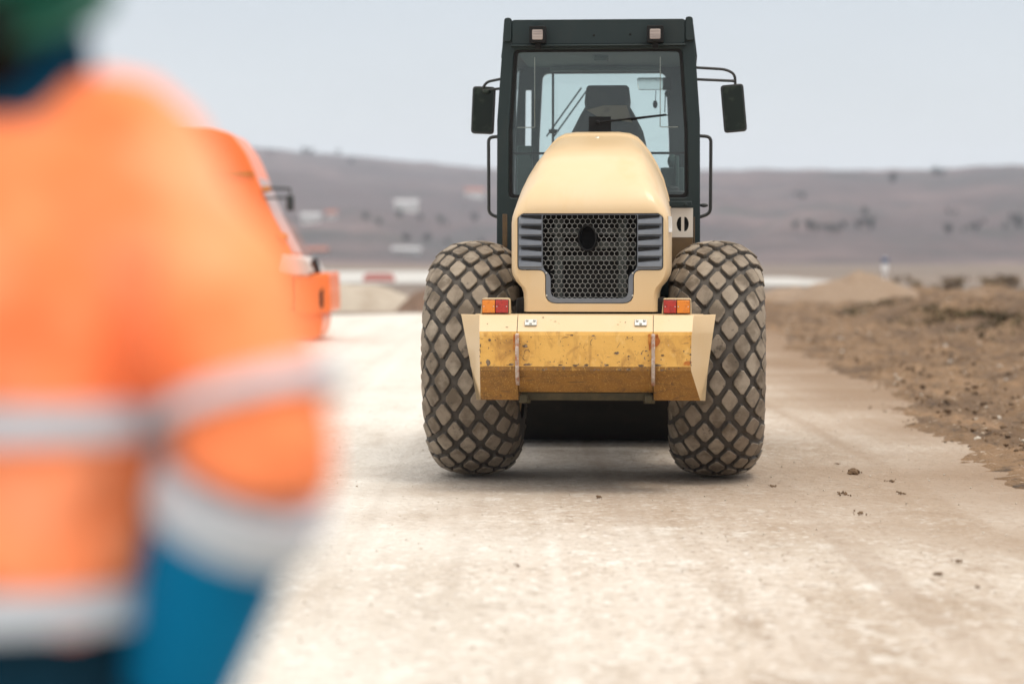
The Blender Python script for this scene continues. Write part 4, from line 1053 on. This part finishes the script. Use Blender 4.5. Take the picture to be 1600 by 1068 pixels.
def make_tree(name, crown_m, h, rad, n, leaf, label, cat, group):
    e = empty(name, (0, 0, 0), 0, label, cat, group)
    q = MB(); q.tube([(0, 0, -.8), (.05 * h * .2, 0, h * .2), (0, .03 * h, h * .5), (.02 * h, 0, h * .8)], [h * .035, h * .028, h * .02, h * .008], 7)
    for k in range(5):
        a = k * 2.4; z0 = h * (.3 + .09 * k); q.tube([(0, 0, z0), (rad * .6 * math.cos(a), rad * .6 * math.sin(a), z0 + h * .2)], [h * .014, h * .005], 5)
    q.obj('trunk', 'bark', e)
    q = MB(); rn = random.Random(n + int(h * 10))
    cl = [(Vector((rn.uniform(-.6, .6) * rad, rn.uniform(-.6, .6) * rad, h * rn.uniform(.35, .88))), rad * rn.uniform(.25, .5)) for _ in range(11)]
    for i in range(n):
        c, r = rn.choice(cl); d = Vector((rn.gauss(0, 1), rn.gauss(0, 1), rn.gauss(0, 1))).normalized() * r * rn.random() ** .4
        p = c + d; a = Vector((rn.gauss(0, 1), rn.gauss(0, 1), rn.gauss(0, 1))).normalized(); bb = a.orthogonal().normalized()
        l = leaf * rn.uniform(.6, 1.3); vs = [q.v(p + a * l), q.v(p + bb * l * .6), q.v(p - a * l), q.v(p - bb * l * .6)]; q.face(vs)
    q.obj('crown', crown_m, e, angle=0)
    return e
rn = random.Random(21)
tree0 = make_tree('hillside_tree', 'leaf', 9, 3.6, 420, .75, 'dark bushy tree standing among others on the hazy hillside', 'tree', 'dark trees on the hillsides')
spots = []
def row(x0, x1, y, n, j=3):
    for i in range(n): spots.append((x0 + (x1 - x0) * (i + rn.uniform(.1, .9)) / n, y + rn.uniform(-j, j)))
row(1245, 1310, 367, 7, 1); row(1344, 1368, 360, 5, 4); row(1315, 1340, 369, 2, 1); row(1475, 1540, 367, 7, 2); row(1482, 1490, 340, 2, 2); row(1570, 1600, 360, 5, 5)
row(1452, 1472, 280, 4, 2); row(1242, 1262, 312, 3, 3); row(1345, 1356, 340, 2, 2); row(1388, 1394, 288, 2, 4)
row(560, 740, 352, 7, 5); row(400, 560, 246, 6, 2); row(620, 760, 385, 4, 3)
first = True
for (sx, sy) in spots:
    p = hz(sx, sy); s_ = rn.uniform(9, 19) * p.y / FPX / 9
    if first: tree0.location = p; tree0.scale = (s_,) * 3; first = False
    else: dup(tree0, p, rn.uniform(0, 6), s_)
shr = make_tree('dry_shrub', 'dryleaf', 1.5, .75, 260, .10, 'dry brown shrub on the rough ground at the right', 'shrub', 'dry shrubs beyond the soil ridges')
first = True
for i in range(15):
    Y = rn.uniform(70, 118); px_ = rn.uniform(1400, 1640)
    p = Vector(((px_ - 800) / FPX * Y, Y, .0)); s_ = rn.uniform(.22, .55)
    if first: shr.location = p; shr.scale = (s_,) * 3; first = False
    else: dup(shr, p, rn.uniform(0, 6), (s_ * 1.3, s_ * 1.3, s_))
b = MB()
pts = [(-.95, 0), (.95, 0), (.95, .06), (.82, .42), (.5, .46), (-.5, .46), (-.82, .42), (-.95, .06)]
b.prism(pts, 'y', -.16, .16); b.box((0, 0, .02), (1.9, .5, .04))
tag(b.obj('road_barrier', 'red', None, at(594, 438, 140) * Vector((1, 1, 0)) if False else (-7.7, 140, 0), bevel=.03), 'low red barrier lying on the pale strip left of the left tyre', 'barrier')
mk = empty('marker_post', (13.1, 85, 0), 0, 'small blue and white marker post rising behind the tall earth heap', 'marker post')
b = MB(); b.tube([(0, 0, 0), (0, 0, 1.42)], .035, 8); b.obj('post', 'white', mk)
b = MB(); b.box((0, -.02, 1.02), (.22, .10, .30)); b.obj('lower_board', 'white', mk, bevel=.02)
b = MB(); b.box((0, -.02, 1.30), (.25, .12, .16)); b.obj('upper_board', 'blue', mk, bevel=.02)

# ------------------------------------------------------------------ clods and stones lying about
def clod_mesh(seed, sx, sy, sz, n=26):
    q = MB(); rn2 = random.Random(seed)
    bm = q.bm
    for i in range(n):
        a = rn2.uniform(0, 6.28); d = abs(rn2.gauss(0, .42)); s_ = rn2.uniform(.10, .34) * (1.15 - min(1, d) * .6)
        c = Vector((d * math.cos(a) * sx, d * math.sin(a) * sy, s_ * sz * .35))
        mt = Matrix.Translation(c) @ Euler((rn2.uniform(0, 6), rn2.uniform(0, 6), rn2.uniform(0, 6))).to_matrix().to_4x4() @ Matrix.Diagonal((s_ * sz * rn2.uniform(.8, 1.6), s_ * sz * rn2.uniform(.7, 1.3), s_ * sz * .8, 1))
        r = bmesh.ops.create_icosphere(bm, subdivisions=1, radius=1, matrix=mt)
        for v in r['verts']: v.co += Vector((rn2.uniform(-1, 1), rn2.uniform(-1, 1), rn2.uniform(-1, 1))) * .2 * s_ * sz
    return q
CL = [(1335, 739, .085, .10, .075, 'crumbled dark soil clod pile right of the right tyre, the largest on the road'), (1322, 772, .085, .12, .022, 'flat smear of dark soil crumbs just below the largest clod pile'),
      (1345, 802, .065, .10, .02, 'thin line of soil crumbs farthest below the largest clod pile'), (935, 777, .05, .06, .022, 'small soil clod lying below the middle of the rear bumper'),
      (1208, 760, .05, .08, .016, 'small soil clod beside the foot of the right tyre'), (1395, 752, .12, .10, .018, 'wide scatter of soil crumbs right of the largest clod pile'),
      (1410, 771, .05, .07, .018, 'small soil clod at the right of the flat smear'), (1470, 898, .04, .05, .018, 'soil clod nearest the camera on the right of the road'), (1530, 918, .025, .04, .012, 'tiny soil clod at the lower right of the road'), (1500, 878, .045, .06, .016, 'flat soil clod on the right side of the near road'),
      (808, 884, .02, .04, .012, 'tiny soil crumb on the near road below the left tyre'), (1310, 725, .03, .05, .012, 'tiny soil crumb just above the largest clod pile')]
for i, (px_, py_, sx, sy, sz, lb) in enumerate(CL):
    Y = FPX * CAM_Z / (py_ - 400)
    q = clod_mesh(40 + i, sx, sy * 2.2, sz)
    tag(q.obj('soil_clod', 'clod', None, ((px_ - 800) / FPX * Y, Y, .0), angle=0), lb, 'soil clod', 'soil clods on the road')
# dark dry weeds on the flanks of the soil ridges: uncountable
q = MB(); rw = random.Random(31)
for i in range(5200):
    cx_, wd_, y1, z_ = rw.choice(((9.4, .55, 62, .25), (9.4, .55, 62, .25), (12.4, .7, 76, .22)))
    y = rw.uniform(30, y1)
    x = cx_ - .35 + rw.gauss(0, wd_) + .5 * noise.noise((y * .2, cx_, 0))
    if noise.noise((x * .6, y * .25, 7)) < -.12: continue
    zz = z_ * math.exp(-((x - cx_) / .8) ** 2) * 1.3 + .03
    for k in range(2):
        a = rw.uniform(0, 6.28); l = rw.uniform(.04, .13)
        p = Vector((x, y, zz)); d = Vector((math.cos(a) * .6, math.sin(a) * .6, rw.uniform(.4, 1))) * l; sd = Vector((-math.sin(a), math.cos(a), 0)) * l * .35
        q.face([q.v(p - sd), q.v(p + sd), q.v(p + d + sd * .4), q.v(p + d - sd * .4)])
tag(q.obj('dry_weeds', 'weed', angle=0, recalc=False), kind='stuff')
# loose stones: uncountable
q = MB(); bm = q.bm; rn3 = random.Random(5)
tmpl = []
for k in range(6):
    t = bmesh.new(); bmesh.ops.create_icosphere(t, subdivisions=1, radius=1)
    for v in t.verts: v.co = Vector((v.co.x * rn3.uniform(.7, 1.3), v.co.y * rn3.uniform(.7, 1.3), v.co.z * rn3.uniform(.5, .8)))
    tmpl.append(([v.co.copy() for v in t.verts], [[v.index for v in f.verts] for f in t.faces])); t.free()
zfun = None
def stones(n, fn, mi):
    for i in range(n):
        x, y, s_ = fn(); vs, fs = rn3.choice(tmpl); a = rn3.uniform(0, 6.28); ca, sa = math.cos(a), math.sin(a)
        z0 = max(0, zfun(x, y)) if zfun else 0
        V_ = [bm.verts.new((x + (c.x * ca - c.y * sa) * s_, y + (c.x * sa + c.y * ca) * s_, z0 + c.z * s_ + s_ * .15)) for c in vs]
        for f in fs:
            ff = bm.faces.new([V_[j] for j in f]); ff.material_index = mi
def near():
    y = 5.5 + 30 * rn3.random() ** 1.6; return rn3.uniform(-.26 * y, .26 * y) if y < 14 else rn3.uniform(-5, 4.2), y, min(.014, .0022 + .006 * rn3.random() ** 4)
def edge_():
    y = rn3.uniform(14, 50); return np.interp(y, [14, 20, 27, 50], [3.3, 3.5, 4.1, 5.1]) + abs(rn3.gauss(0, 1.1)) - .1 + .6 * (noise.noise((y * .5, 0, 3))), y, .003 + .017 * rn3.random() ** 5
def on_soil():
    y = 12 + 46 * rn3.random() ** 1.3; x0 = np.interp(y, [14, 20, 27, 50], [3.5, 3.7, 4.3, 5.4])
    return x0 + 6.5 * rn3.random() ** 1.4, y, .006 + .035 * rn3.random() ** 3.5
stones(5200, near, 0); stones(3400, edge_, 1); stones(700, edge_, 0)
zfun = soil_height
stones(6500, on_soil, 1); stones(900, on_soil, 0)
tag(q.obj('loose_stones', ['stone', 'clod'], angle=0, recalc=False), kind='stuff')
